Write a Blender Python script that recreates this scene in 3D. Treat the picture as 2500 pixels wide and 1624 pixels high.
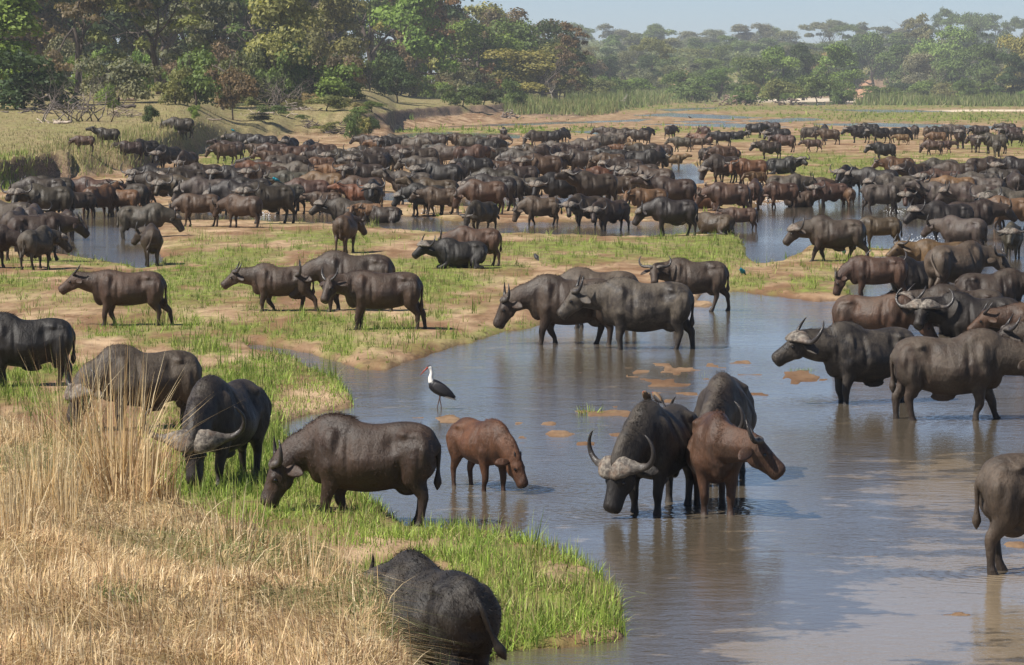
import bpy, math, random, bmesh
import numpy as np
from mathutils import Vector, Matrix, noise
R = math.radians
PI = math.pi
sc = bpy.context.scene
for _o in list(bpy.data.objects):
    bpy.data.objects.remove(_o)
C = sc.collection

# ---------------------------------------------------------------- camera, sky, sun
# a long lens on a low bank: every place below is measured in the photograph (2500 x 1624) and turned into metres
FPX, CAMH, HOR = 9000.0, 5.4, 205.0
PITCH = math.atan((812.0 - HOR) / FPX)
cam_d = bpy.data.cameras.new('camera')
cam_d.sensor_width = 36.0
cam_d.lens = 36.0 * FPX / 2500.0
cam_d.clip_start = 0.5
cam_d.clip_end = 9000
cam = bpy.data.objects.new('camera', cam_d)
C.objects.link(cam)
cam.location = (0, 0, CAMH)
cam.rotation_euler = (R(90) - PITCH, 0, 0)
sc.camera = cam

SUN_EL, SUN_AZ = R(50), math.atan2(-0.48, -0.88)      # direction the light comes from, in the ground plane
w = bpy.data.worlds.new('World')
sc.world = w
w.use_nodes = True
nt = w.node_tree
for n in list(nt.nodes):
    nt.nodes.remove(n)
wo = nt.nodes.new('ShaderNodeOutputWorld')
bg = nt.nodes.new('ShaderNodeBackground')
sk = nt.nodes.new('ShaderNodeTexSky')
sk.sky_type = 'NISHITA'
sk.sun_disc = False
sk.sun_elevation = SUN_EL
sk.sun_rotation = R(90) - SUN_AZ
sk.dust_density = 0.2
sk.air_density = 0.5
sk.ozone_density = 2.4
bg.inputs['Strength'].default_value = 0.070
nt.links.new(sk.outputs[0], bg.inputs['Color'])
nt.links.new(bg.outputs[0], wo.inputs['Surface'])
sun_d = bpy.data.lights.new('sun', 'SUN')
sun_d.energy = 5.0
sun_d.angle = R(0.5)
sun_d.color = (1.0, 0.945, 0.86)
sun = bpy.data.objects.new('sun', sun_d)
C.objects.link(sun)
sdir = Vector((math.cos(SUN_AZ) * math.cos(SUN_EL), math.sin(SUN_AZ) * math.cos(SUN_EL), math.sin(SUN_EL)))
sun.rotation_euler = sdir.to_track_quat('Z', 'Y').to_euler()
sun.location = (-20, -10, 40)
vs = sc.view_settings
vs.view_transform = 'Standard'
vs.look = 'None'
vs.exposure = 0.58
vs.gamma = 1.0
vs.use_curve_mapping = False
sc.cycles.max_bounces = 6
sc.cycles.diffuse_bounces = 2
sc.cycles.glossy_bounces = 3
sc.cycles.transparent_max_bounces = 6
sc.cycles.volume_bounces = 0
sc.cycles.use_denoising = True

# ---------------------------------------------------------------- helpers
CP, SP = math.cos(PITCH), math.sin(PITCH)
def at(px, py, z=0.0):
    """the point at height z seen at photo pixel px, py"""
    u, v = (px - 1250.0) / FPX, (py - 812.0) / FPX
    dy, dz = CP - v * SP, -SP - v * CP
    t = (z - CAMH) / dz
    return Vector((u * t, dy * t, z))
def at_d(px, d):
    """ground plan position on the column px at distance d"""
    return Vector(((px - 1250.0) / FPX * d, d, 0))
def pix(x, y, z):
    dz = z - CAMH
    zc = y * CP - dz * SP
    yc = y * SP + dz * CP
    return 1250 + FPX * x / zc, 812 - FPX * yc / zc

def tag(o, label=None, cat=None, group=None, kind=None):
    if label: o['label'] = label
    if cat: o['category'] = cat
    if group: o['group'] = group
    if kind: o['kind'] = kind
    return o
def link(name, me, mats=(), parent=None):
    o = bpy.data.objects.new(name, me)
    C.objects.link(o)
    if me is not None and not me.materials:
        for m in mats:
            me.materials.append(m)
    if parent is not None:
        o.parent = parent
    return o
def empty(name, loc=(0, 0, 0), rz=0.0, s=1.0):
    o = bpy.data.objects.new(name, None)
    o.empty_display_size = 0.2
    C.objects.link(o)
    o.location = loc
    o.rotation_euler = (0, 0, rz)
    o.scale = (s, s, s)
    return o
def mesh_np(name, V, F, smooth=True):
    """V (n,3) array, F (m,3) or (m,4) array"""
    V = np.asarray(V, dtype=np.float32)
    F = np.asarray(F, dtype=np.int32)
    me = bpy.data.meshes.new(name)
    me.vertices.add(len(V))
    me.vertices.foreach_set('co', V.ravel())
    k = F.shape[1]
    me.loops.add(F.size)
    me.loops.foreach_set('vertex_index', F.ravel())
    me.polygons.add(len(F))
    me.polygons.foreach_set('loop_start', np.arange(0, F.size, k, dtype=np.int32))
    me.update(calc_edges=True)
    me.polygons.foreach_set('use_smooth', np.full(len(F), bool(smooth)))
    return me
def vcol(me, name, arr):
    """per-vertex colour (n,3)"""
    a = me.color_attributes.new(name, 'FLOAT_COLOR', 'POINT')
    c = np.ones((len(arr), 4), dtype=np.float32)
    c[:, :3] = arr
    a.data.foreach_set('color', c.ravel())
def vval(me, name, arr):
    a = me.attributes.new(name, 'FLOAT', 'POINT')
    a.data.foreach_set('value', np.asarray(arr, dtype=np.float32))

class MB:
    """collects closed pieces, builds one mesh"""
    def __init__(s):
        s.v, s.f = [], []
    def tube(s, pts, n=12, ref=(0, 0, 1), sub=1, egg=0.0, caps=True):
        """pts: (centre, a, b): a is the half width across, b the half height; ref: up direction"""
        P = [Vector(p[0]) for p in pts]
        A = [p[1] for p in pts]
        B = [p[2] if len(p) > 2 else p[1] for p in pts]
        if sub > 1 and len(P) > 2:
            P2, A2, B2 = [], [], []
            m = len(P)
            for i in range(m - 1):
                i0, i3 = max(i - 1, 0), min(i + 2, m - 1)
                for k in range(sub):
                    t = k / sub
                    def cr(q):
                        p0, p1, p2, p3 = q[i0], q[i], q[i + 1], q[i3]
                        return 0.5 * ((2 * p1) + (p2 - p0) * t + (2 * p0 - 5 * p1 + 4 * p2 - p3) * t * t + (3 * p1 - p0 - 3 * p2 + p3) * t ** 3)
                    P2.append(cr(P)); A2.append(max(cr(A), 1e-4)); B2.append(max(cr(B), 1e-4))
            P2.append(P[-1]); A2.append(A[-1]); B2.append(B[-1])
            P, A, B = P2, A2, B2
        base = len(s.v)
        m = len(P)
        for i in range(m):
            t = (P[min(i + 1, m - 1)] - P[max(i - 1, 0)]).normalized()
            rf = Vector(ref[i]) if isinstance(ref, list) else Vector(ref)
            sd = rf.cross(t)
            if sd.length < 1e-4: sd = Vector((0, 1, 0)).cross(t)
            sd.normalize()
            up = t.cross(sd)
            for k in range(n):
                a = 2 * PI * k / n
                c, q = math.cos(a), math.sin(a)
                s.v.append(P[i] + sd * (A[i] * c * (1 - egg * max(0, q))) + up * (B[i] * q))
        for i in range(m - 1):
            for k in range(n):
                k2 = (k + 1) % n
                s.f.append((base + i * n + k, base + i * n + k2, base + (i + 1) * n + k2, base + (i + 1) * n + k))
        if caps:
            s.f.append(tuple(base + k for k in range(n - 1, -1, -1)))
            s.f.append(tuple(base + (m - 1) * n + k for k in range(n)))
        return s
    def ball(s, c, r, n=10, m=6, rot=None):
        c = Vector(c)
        if isinstance(r, (int, float)): r = (r, r, r)
        base = len(s.v)
        for i in range(1, m):
            th = PI * i / m
            for k in range(n):
                a = 2 * PI * k / n
                p = Vector((r[0] * math.sin(th) * math.cos(a), r[1] * math.sin(th) * math.sin(a), r[2] * math.cos(th)))
                if rot is not None: p = rot @ p
                s.v.append(c + p)
        p = Vector((0, 0, r[2])); q = -p
        if rot is not None: p, q = rot @ p, rot @ q
        s.v.append(c + p); s.v.append(c + q)
        tN, bN = len(s.v) - 2, len(s.v) - 1
        for i in range(m - 2):
            for k in range(n):
                k2 = (k + 1) % n
                s.f.append((base + i * n + k, base + (i + 1) * n + k, base + (i + 1) * n + k2, base + i * n + k2))
        for k in range(n):
            k2 = (k + 1) % n
            s.f.append((tN, base + k, base + k2))
            s.f.append((bN, base + (m - 2) * n + k2, base + (m - 2) * n + k))
        return s
    def mesh(s, name, smooth=True):
        me = bpy.data.meshes.new(name)
        me.from_pydata([tuple(v) for v in s.v], [], s.f)
        me.update()
        if smooth:
            me.polygons.foreach_set('use_smooth', [True] * len(me.polygons))
        return me
    def obj(s, name, mat, parent=None, smooth=True):
        return link(name, s.mesh(name, smooth), [mat], parent)

def remeshed(mb, name, voxel, smooth_it=5, fac=0.5):
    me = mb.mesh('raw')
    o = bpy.data.objects.new('raw', me)
    C.objects.link(o)
    m = o.modifiers.new('r', 'REMESH'); m.mode = 'VOXEL'; m.voxel_size = voxel; m.use_smooth_shade = True
    if smooth_it:
        m2 = o.modifiers.new('s', 'SMOOTH'); m2.factor = fac; m2.iterations = smooth_it
    dg = bpy.context.evaluated_depsgraph_get()
    dg.update()
    out = bpy.data.meshes.new_from_object(o.evaluated_get(dg))
    out.name = name
    bpy.data.objects.remove(o)
    bpy.data.meshes.remove(me)
    out.polygons.foreach_set('use_smooth', [True] * len(out.polygons))
    return out

# ---------------------------------------------------------------- node helpers
class NT:
    def __init__(s, name):
        s.m = bpy.data.materials.new(name)
        s.m.use_nodes = True
        s.t = s.m.node_tree
        s.b = s.t.nodes['Principled BSDF']
        s.out = s.t.nodes['Material Output']
        s._tc = None
    def n(s, typ, **kw):
        nd = s.t.nodes.new(typ)
        for k, v in kw.items():
            setattr(nd, k, v)
        return nd
    def l(s, a, b):
        s.t.links.new(a, b)
    def set(s, **kw):
        for k, v in kw.items():
            s.b.inputs[k.replace('_', ' ')].default_value = v
        return s
    def pos(s):
        if s._tc is None:
            s._tc = s.n('ShaderNodeNewGeometry').outputs['Position']
        return s._tc
    def objco(s):
        return s.n('ShaderNodeTexCoord').outputs['Object']
    def mapped(s, vec, scale):
        m = s.n('ShaderNodeMapping')
        m.inputs['Scale'].default_value = scale
        s.l(vec, m.inputs['Vector'])
        return m.outputs[0]
    def noise(s, vec, scale, detail=4, rough=0.55, dist=0.0):
        nd = s.n('ShaderNodeTexNoise')
        nd.inputs['Scale'].default_value = scale
        nd.inputs['Detail'].default_value = detail
        nd.inputs['Roughness'].default_value = rough
        nd.inputs['Distortion'].default_value = dist
        s.l(vec, nd.inputs['Vector'])
        return nd.outputs['Fac']
    def ramp(s, fac, stops):
        r = s.n('ShaderNodeValToRGB')
        e = r.color_ramp.elements
        while len(e) < len(stops): e.new(0.5)
        for q, (p, c) in zip(e, stops):
            q.position = p
            q.color = tuple(c) + (1,) if not isinstance(c, (int, float)) else (c, c, c, 1)
        s.l(fac, r.inputs[0])
        return r.outputs[0]
    def mix(s, fac, a, b, mode='MIX'):
        m = s.n('ShaderNodeMix', data_type='RGBA', blend_type=mode)
        if isinstance(fac, (int, float)): m.inputs[0].default_value = fac
        else: s.l(fac, m.inputs[0])
        for k, q in ((6, a), (7, b)):
            if isinstance(q, tuple): m.inputs[k].default_value = q + (1,) if len(q) == 3 else q
            else: s.l(q, m.inputs[k])
        return m.outputs[2]
    def math(s, op, a, b=None, clamp=False):
        m = s.n('ShaderNodeMath', operation=op, use_clamp=clamp)
        for k, q in ((0, a), (1, b)):
            if q is None: continue
            if isinstance(q, (int, float)): m.inputs[k].default_value = q
            else: s.l(q, m.inputs[k])
        return m.outputs[0]
    def bump(s, h, strength, dist=0.02, normal=None):
        b = s.n('ShaderNodeBump')
        b.inputs['Strength'].default_value = strength
        b.inputs['Distance'].default_value = dist
        s.l(h, b.inputs['Height'])
        if normal is not None: s.l(normal, b.inputs['Normal'])
        return b.outputs[0]
    def attr(s, name):
        return s.n('ShaderNodeAttribute', attribute_name=name)
    def base(s, c):
        if isinstance(c, tuple): s.b.inputs['Base Color'].default_value = c + (1,)
        else: s.l(c, s.b.inputs['Base Color'])
        return s

def flat(name, col, rough=0.7, spec=0.3):
    t = NT(name); t.base(col).set(Roughness=rough)
    t.b.inputs['Specular IOR Level'].default_value = spec
    return t.m
# ---------------------------------------------------------------- the lie of the land (measured in photo pixels, turned into metres)
# foot of the left and far bank: river level above (nearer), rising ground below
BANK = np.array([(-1500, 560), (-300, 492), (0, 470), (120, 450), (250, 438), (330, 430), (400, 408), (470, 386), (560, 366), (650, 350), (740, 344), (860, 346), (950, 334),
                 (968, 322), (985, 318), (1100, 306), (1200, 298), (1270, 291), (1400, 290), (1498, 283), (1512, 272), (1600, 262), (1700, 256), (1800, 248),
                 (1950, 240), (2090, 236), (2350, 232), (2700, 228), (4000, 224)], float)
def bankline(px):
    return np.interp(px, BANK[:, 0], BANK[:, 1])
WATER = [
    [(1100, 1760), (1150, 1640), (1250, 1590), (1420, 1582), (1512, 1556), (1508, 1470), (1450, 1400), (1345, 1350), (1190, 1312), (1100, 1300), (1000, 1292), (900, 1228),
     (820, 1165), (740, 1110), (698, 1068), (688, 1040), (720, 1020), (862, 990), (856, 960), (830, 930), (780, 905), (700, 874), (610, 858), (600, 842), (680, 845), (740, 855),
     (810, 880), (880, 905), (940, 905), (1000, 885), (1070, 862), (1150, 838), (1210, 812), (1300, 800), (1400, 775), (1480, 755), (1560, 745), (1690, 750), (1760, 748), (1705, 735),
     (1722, 716), (1800, 712), (1900, 725), (2000, 738), (2070, 732), (2085, 700), (2140, 682), (2215, 652), (2285, 640), (2285, 622), (2230, 612), (2100, 606), (1985, 598), (1950, 618), (1900, 641),
     (1850, 646), (1825, 622), (1812, 592), (1790, 576), (1700, 570), (1560, 578), (1400, 575), (1200, 572), (1040, 568), (960, 560), (940, 545), (1050, 538), (1200, 543),
     (1500, 540), (1640, 546), (1750, 536), (1830, 520), (1850, 502), (1955, 490), (1972, 455), (2050, 440), (2120, 446), (2135, 470), (2300, 482), (2600, 470), (4200, 470), (4200, 1760)],
    [(150, 505), (200, 492), (330, 488), (350, 510), (640, 524), (830, 522), (1050, 530), (1150, 545), (1140, 562), (960, 562), (830, 546), (600, 540), (420, 538), (345, 545),
     (330, 575), (380, 600), (400, 640), (350, 655), (250, 640), (120, 615), (60, 612), (-100, 610), (-100, 575), (140, 560), (180, 530)],
    [(820, 474), (960, 472), (1100, 486), (1250, 482), (1420, 470), (1560, 478), (1560, 492), (1400, 500), (1240, 508), (1100, 502), (960, 492), (820, 488)],
    [(1640, 402), (1690, 398), (1720, 420), (1715, 448), (1670, 452), (1640, 430)],
    [(200, 466), (330, 462), (430, 470), (560, 478), (560, 486), (420, 482), (300, 478), (200, 476)],
    [(930, 336), (1000, 326), (1090, 322), (1270, 330), (1270, 338), (1100, 332), (960, 340)],
    [(1040, 312), (1200, 304), (1340, 299), (1480, 295), (1600, 290), (1560, 297), (1400, 302), (1200, 309)],
    [(1540, 282), (1640, 276), (1780, 282), (1870, 288), (1760, 291), (1640, 286)], [(1600, 268), (1680, 264), (1790, 263), (1700, 268), (1640, 272)], [(1620, 297), (1760, 295), (1840, 299), (1700, 300)],
    [(1560, 304), (1800, 302), (1940, 312), (1780, 312)],
    [(1380, 322), (1480, 318), (1600, 322), (1480, 330)],
    [(1910, 250), (2060, 248), (2130, 254), (1980, 257)], [(2000, 268), (2200, 268), (2330, 273), (2150, 275)], [(1960, 304), (2130, 300), (2300, 304), (2520, 312), (2520, 318), (2250, 312), (2100, 310)],
    [(1800, 296), (1950, 288), (2020, 292), (1900, 300)],
]
# low sand shoals standing out of the water: centre x, y, half width, half height
SHOALS = [(1600, 928, 44, 7), (1660, 908, 52, 8), (1580, 905, 26, 5), (1640, 940, 60, 5), (1700, 925, 30, 5), (1540, 920, 22, 4), (1680, 962, 40, 5), (1745, 898, 30, 5), (1590, 960, 24, 3), (1500, 934, 20, 3), (1720, 890, 26, 4), (1620, 890, 30, 4), (1540, 900, 25, 3),
          (1440, 1003, 34, 5), (1300, 1035, 48, 6), (1090, 1025, 36, 7), (1210, 1016, 26, 4), (1370, 1060, 30, 5), (1270, 1068, 22, 5), (1500, 1062, 26, 4), (1430, 1086, 28, 5), (1260, 1080, 32, 3), (1490, 1010, 50, 8), (1020, 1020, 16, 3),
          (1805, 886, 26, 5), (1720, 905, 30, 5), (1830, 916, 30, 4), (1960, 912, 34, 8), (1940, 924, 50, 4), (1850, 962, 24, 5), (1910, 938, 40, 3), (1970, 930, 60, 4), (2130, 1360, 30, 3), (2255, 1448, 26, 5), (2480, 1332, 30, 7), (2340, 1500, 40, 4),
          (1420, 908, 14, 2), (1500, 990, 20, 3), (1560, 1000, 16, 3), (1640, 978, 20, 3), (1800, 945, 16, 3)]
# green ground cover on the flats
GREEN = [(500, 690, 330, 60, 1.0), (150, 680, 200, 45, 0.9), (620, 900, 280, 110, 1.0), (1000, 800, 330, 40, 0.7), (300, 850, 300, 50, 0.6), (1050, 710, 120, 45, 1.0), (1700, 600, 150, 55, 1.1), (1450, 620, 280, 30, 0.8), (760, 600, 200, 28, 0.7),
         (1150, 655, 260, 14, 0.9), (2000, 715, 130, 25, 1.0), (2150, 660, 160, 40, 0.6), (1850, 700, 150, 12, 0.7), (1740, 738, 60, 16, 1.2), (600, 620, 260, 25, 0.5), (820, 930, 60, 50, 1.2), (2200, 415, 330, 26, 1.4), (1950, 395, 160, 14, 1.2),
         (2300, 285, 280, 12, 1.6), (2480, 355, 120, 14, 1.3), (1950, 340, 220, 7, 1.0), (1150, 322, 260, 6, 1.0), (1900, 266, 320, 7, 1.2), (2200, 262, 300, 4, 1.2), (1750, 248, 260, 5, 1.3), (1360, 322, 130, 7, 1.2), (2000, 284, 260, 4, 1.1),
         (1680, 322, 90, 5, 0.8), (1780, 345, 90, 6, 0.9), (1250, 1420, 300, 170, 1.6), (700, 1150, 130, 120, 1.5), (560, 1180, 150, 70, 1.4), (1700, 925, 60, 10, 0.6), (1960, 908, 60, 10, 0.8), (560, 395, 60, 26, 1.3), (60, 450, 70, 30, 0.9), (1100, 560, 300, 14, 0.5), (880, 545, 200, 12, 0.4),
         (1500, 262, 200, 10, 1.2), (1640, 250, 260, 8, 1.3), (120, 960, 200, 60, 0.9)]
def poly_sd(px, py, poly, ky=2.2):
    """distance (photo pixels, the vertical one stretched) to the outline, positive inside"""
    P = np.array(poly, float)
    P[:, 1] *= ky
    q = py * ky
    inside = np.zeros(px.shape, bool)
    best = np.full(px.shape, 1e9)
    m = len(P)
    for i in range(m):
        x1, y1 = P[i]; x2, y2 = P[(i + 1) % m]
        dx, dy = x2 - x1, y2 - y1
        t = np.clip(((px - x1) * dx + (q - y1) * dy) / (dx * dx + dy * dy + 1e-9), 0, 1)
        best = np.minimum(best, (px - x1 - t * dx) ** 2 + (q - y1 - t * dy) ** 2)
        c = ((y1 > q) != (y2 > q))
        xi = x1 + (q - y1) * dx / (dy if abs(dy) > 1e-9 else 1e-9)
        inside ^= c & (px < xi)
    return np.where(inside, 1, -1) * np.sqrt(best)

# value noise in numpy
_rs = np.random.RandomState(5)
_LAT = _rs.rand(256, 256)
def vnoise(x, y):
    xi, yi = np.floor(x).astype(int), np.floor(y).astype(int)
    fx, fy = x - xi, y - yi
    fx, fy = fx * fx * (3 - 2 * fx), fy * fy * (3 - 2 * fy)
    a = _LAT[xi & 255, yi & 255]; b = _LAT[(xi + 1) & 255, yi & 255]
    c = _LAT[xi & 255, (yi + 1) & 255]; d = _LAT[(xi + 1) & 255, (yi + 1) & 255]
    return (a * (1 - fx) + b * fx) * (1 - fy) + (c * (1 - fx) + d * fx) * fy
def fbm(x, y, o=4, g=0.5):
    s, a, t = 0, 1.0, 0
    for k in range(o):
        s = s + a * vnoise(x * 2 ** k + 17.3 * k, y * 2 ** k + 5.1 * k)
        t += a
        a *= g
    return s / t
def sstep(a, b, x):
    t = np.clip((x - a) / (b - a), 0, 1)
    return t * t * (3 - 2 * t)

# near bank (dry grass): edge of its top in metres, measured on the skyline of the grass
EDGE = np.array([(-400, 39.0), (0, 36.5), (180, 33.8), (330, 30.6), (450, 28.8), (640, 27.2), (800, 25.6), (900, 24.2), (960, 22.0), (1010, 20.0), (1050, 17.5), (1100, 12.0)])
def near_z(px, d):
    e = np.interp(px, EDGE[:, 0], EDGE[:, 1])
    e = np.where(px < -400, 39.0 + (-400 - px) * 0.004, e)
    e = np.where(px > 1100, 12.0 - (px - 1100) * 0.06, e)
    t = d - e
    wid = 5.5 + 2.0 * sstep(400, 1000, px)
    z = 2.05 * (1 - sstep(-1.5, wid, t)) + 0.25 * (1 - sstep(-16, -2, t))
    return z

def land(px, d):
    """height, water-side distance and cover for columns px and distances d (arrays)"""
    px = np.asarray(px, float); d = np.asarray(d, float)
    x = (px - 1250) / FPX * d
    _, py = pix(x, d, 0.0)
    nz = fbm(x * 0.55, d * 0.16, 4)           # long, lazy shapes
    nf = fbm(x * 1.9 + 9, d * 0.7, 3)
    wsd = np.full(px.shape, -1e9)
    for pl in WATER:
        wsd = np.maximum(wsd, poly_sd(px, py, pl))
    sc_ = np.interp(py, [240, 320, 600, 1000, 1700], [2.0, 4.0, 12, 18, 26])
    wv = wsd / sc_ + (nz - 0.5) * 2.0 + (nf - 0.5) * 1.3 + (fbm(x * 5.0 + 50, d * 1.7, 3) - 0.5) * 0.7
    z = 0.075 - 0.17 * sstep(-0.9, 0.9, wv) + np.clip(-wv, 0, 6) * 0.014
    z += (nf - 0.5) * 0.05 * sstep(0.5, -1.5, wv) + (fbm(x * 6, d * 3, 2) - 0.5) * 0.018
    sh = np.zeros(px.shape)
    for (cx, cy, rx, ry) in SHOALS:
        q = ((px - cx) / (rx * 1.15)) ** 2 + ((py - cy) / (ry * 1.25)) ** 2
        sh = np.maximum(sh, np.exp(-q * 1.0))
    hi = (fbm(x * 3.0 + 3, d * 0.9 + 8, 3) - 0.5)
    zs = np.minimum(-0.095 + 0.19 * sh + hi * 0.22 * (sh > 0.05), 0.006 + hi * 0.05)
    z = np.where(wv > 0, np.maximum(z, np.where(sh > 0.02, zs, -1)), z)
    # shallows, lower right
    shallow = 0.75 * np.exp(-((px - 2380) / 330) ** 2 - ((py - 1480) / 170) ** 2) + 0.7 * np.exp(-((px - 2300) / 200) ** 2 - ((py - 1190) / 70) ** 2) + 0.9 * np.exp(-((px - 1950) / 260) ** 2 - ((py - 1600) / 60) ** 2)
    # banks
    u = bankline(px) + (fbm(px / 60.0, d * 0 + 3, 3) - 0.5) * 6 - py
    zd1 = np.interp(d, [150, 215, 262, 300, 345, 400, 470, 600, 900], [1.3, 1.45, 1.9, 2.7, 3.6, 4.1, 4.6, 5.6, 7])
    zd2 = np.interp(d, [300, 345, 372, 400, 450, 520, 640, 900], [0.8, 1.2, 1.9, 2.7, 3.8, 4.3, 5.2, 7])
    k2 = sstep(430, 600, px)
    steep = np.where(px < 175, 7.0, 15.0) + (fbm(px / 90.0, px * 0 + 9, 2) - .5) * 3
    zl = (zd1 * (1 - k2) + zd2 * k2) * sstep(0, 1, u / np.maximum(steep, 2))
    zm = np.interp(u, [0, 8, 10.2, 30, 45, 75, 100], [0, 0.75, 1.95, 2.8, 3.8, 5.0, 8])
    zr = np.interp(d, [500, 700, 900, 1200, 1500, 1900, 2400, 3100, 4000], [0.7, 1.0, 1.6, 3.0, 8.0, 17.0, 27.0, 30.0, 30.0]) * sstep(0, 7, u)
    a = sstep(880, 960, px); b = sstep(1240, 1420, px)
    zb = (zl * (1 - a) + zm * a) * (1 - b) + zr * b
    hill = np.interp(d, [900, 1400, 2600, 4000], [0, 6, 20, 24]) * sstep(1500, 2600, px * 0 + 2600)
    ridge = 1 + 0.25 * (fbm(px / 300.0, d / 900.0, 3) - 0.5)
    zb = np.where(u > 0, np.minimum(zb, np.interp(d, [150, 400, 900, 1500, 2400, 4000], [6, 6.5, 8.0, 12, 30, 33]) * ridge), 0)
    inl = sstep(0, 6, u)
    z = z * (1 - inl) + np.maximum(z, 0.12) * inl
    z = z + zb + (fbm(x * 0.25 + 40, d * 0.12, 3) - 0.5) * 0.3 * sstep(3, 20, u) + (fbm(x * 0.9, d * 0.5, 4) - 0.5) * 0.7 * np.exp(-((u - 7) / 7) ** 2) * (u > 0)
    # near bank
    nb = near_z(px, d)
    nz2 = np.where(nb > 0.02, (fbm(x * 1.3 + 70, d * 1.1, 3) - 0.5) * 0.22 * sstep(0.1, 1.2, nb), 0)
    z = z + nb + nz2
    # cover
    gr = np.zeros(px.shape)
    for (cx, cy, rx, ry, v) in GREEN:
        q = ((px - cx) / rx) ** 2 + ((py - cy) / ry) ** 2
        gr = np.maximum(gr, v * np.exp(-q * 0.9))
    patch = fbm(x * 0.62 + 31, d * 0.20 + 4, 5, 0.68)
    green = np.clip((gr + 0.09) * 1.6 * sstep(0.42, 0.62, patch + gr * 0.10), 0, 1)
    green *= sstep(0.25, -0.3, wv - 0.0)
    dry = np.clip(sstep(3, 9, u) * (1 - sstep(1150, 1450, px)) + sstep(0.25, 0.7, nb), 0, 1)
    green = np.where(u > 4, np.clip(0.25 + 0.75 * sstep(1150, 1500, px) + (patch - .5) * 1.2, 0, 1), green)
    green = np.where(nb > 0.2, green * (1 - sstep(0.2, 1.4, nb)) + 0.12 * sstep(0.55, 0.75, patch), green)
    cliff = np.where((u > 0) & (u < 14), np.exp(-((u - 3.0) / 3.5) ** 2), 0) * np.where((px > 175) & (px < 880), 0.35, 1.0) * sstep(0.3, 0.5, fbm(x * 0.5, d * 0.3 + 5, 3))
    cliff = np.where((px > 1420), cliff * 0.2, cliff)
    mid = sstep(870, 900, px) * (1 - sstep(1240, 1290, px))
    cliff = cliff * (1 - mid) + mid * 1.6 * np.exp(-((u - 9.0) / 1.5) ** 2) * sstep(0.25, 0.5, fbm(x * 0.7, x * 0 + 5, 3))
    dryfix = mid * ((u < 8.5) & (u > 0))
    pale = np.exp(-((px - 1960) / 190) ** 4 - ((d - 1230) / 170) ** 4) + 0.9 * np.exp(-((px - 2420) / 150) ** 4 - ((py - 272) / 2.5) ** 4)
    red = np.exp(-((px - 2110 + (d - 1450) * 0.05) / 34) ** 4) * sstep(1150, 1250, d) * sstep(1800, 1650, d) + np.exp(-((px - 1655) / 26) ** 4) * sstep(1250, 1300, d) * sstep(1800, 1700, d)
    dry = dry * (1 - dryfix); green = green * (1 - dryfix)
    green = green * (1 - np.clip(pale + red, 0, 1))
    return dict(pale=np.clip(pale, 0, 1), red=np.clip(red, 0, 1), x=x, z=z, wv=wv, green=green, dry=dry, cliff=cliff, patch=patch, shallow=np.clip(shallow, 0, 1), py=py, u=u, nb=nb)
def gz(px, d):
    r = land(np.array([float(px)]), np.array([float(d)]))
    return float(r['z'][0])

pyrows = np.concatenate([np.linspace(215.5, 330, 190), np.linspace(331, 700, 210)[0:], np.linspace(703, 1760, 190)])
drow = CAMH * FPX / (pyrows - HOR) 
drow = np.concatenate([[7000, 5500], drow[drow > 34.0], np.linspace(33.8, 12.0, 90)])
pcol = np.concatenate([np.linspace(-3200, -130, 26), np.linspace(-110, 2610, 430), np.linspace(2640, 5600, 26)])
PX, DD = np.meshgrid(pcol, drow)
G = land(PX.ravel(), DD.ravel())
nr_, nc_ = PX.shape
V = np.stack([G['x'], DD.ravel(), G['z']], 1)
ii = (np.arange(nr_ - 1)[:, None] * nc_ + np.arange(nc_ - 1)[None, :]).ravel()
F = np.stack([ii + nc_, ii + nc_ + 1, ii + 1, ii], 1)
me = mesh_np('ground', V, F)
vcol(me, 'cover', np.stack([G['green'], G['dry'], G['cliff']], 1))
vcol(me, 'earth', np.stack([G['pale'], G['red'], G['red'] * 0], 1))
gt = NT('ground')
ps = gt.pos()
cov = gt.attr('cover').outputs['Color']
sp = gt.n('ShaderNodeSeparateColor'); gt.l(cov, sp.inputs[0])
pz = gt.n('ShaderNodeSeparateXYZ'); gt.l(ps, pz.inputs[0])
nA = gt.noise(gt.mapped(ps, (0.5, 0.16, 0.5)), 1.0, 6, 0.62, 0.2)
nB = gt.noise(gt.mapped(ps, (2.2, 0.8, 2.0)), 1.0, 5, 0.6)
nC = gt.noise(gt.mapped(ps, (9, 6, 9)), 1.0, 4, 0.6)
sand = gt.mix(gt.ramp(nA, [(0.42, 0.0), (0.60, 1.0)]), (0.205, 0.118, 0.062), (0.46, 0.325, 0.20))
sand = gt.mix(gt.math('MULTIPLY', gt.ramp(nB, [(0.35, 1.0), (0.6, 0.0)]), 0.55), sand, (0.15, 0.085, 0.045))
wetf = gt.ramp(pz.outputs['Z'], [(0.0, 0.0), (1.0, 1.0)])
wetm = gt.n('ShaderNodeMapRange'); gt.l(pz.outputs['Z'], wetm.inputs[0]); wetm.inputs[1].default_value = 0.005; wetm.inputs[2].default_value = 0.06; wetm.inputs[3].default_value = 0.62; wetm.inputs[4].default_value = 0.0
sand = gt.mix(wetm.outputs[0], sand, (0.10, 0.055, 0.030))
strw = gt.mix(gt.ramp(nB, [(0.35, 0.0), (0.65, 1.0)]), (0.20, 0.150, 0.070), (0.36, 0.29, 0.155))
strw = gt.mix(gt.math('MULTIPLY', gt.ramp(nC, [(0.4, 0.0), (0.7, 1.0)]), 0.5), strw, (0.105, 0.085, 0.040))
grn = gt.mix(gt.ramp(nB, [(0.35, 0.0), (0.65, 1.0)]), (0.085, 0.110, 0.022), (0.20, 0.23, 0.050))
base = gt.mix(sp.outputs[1], sand, strw)
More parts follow.
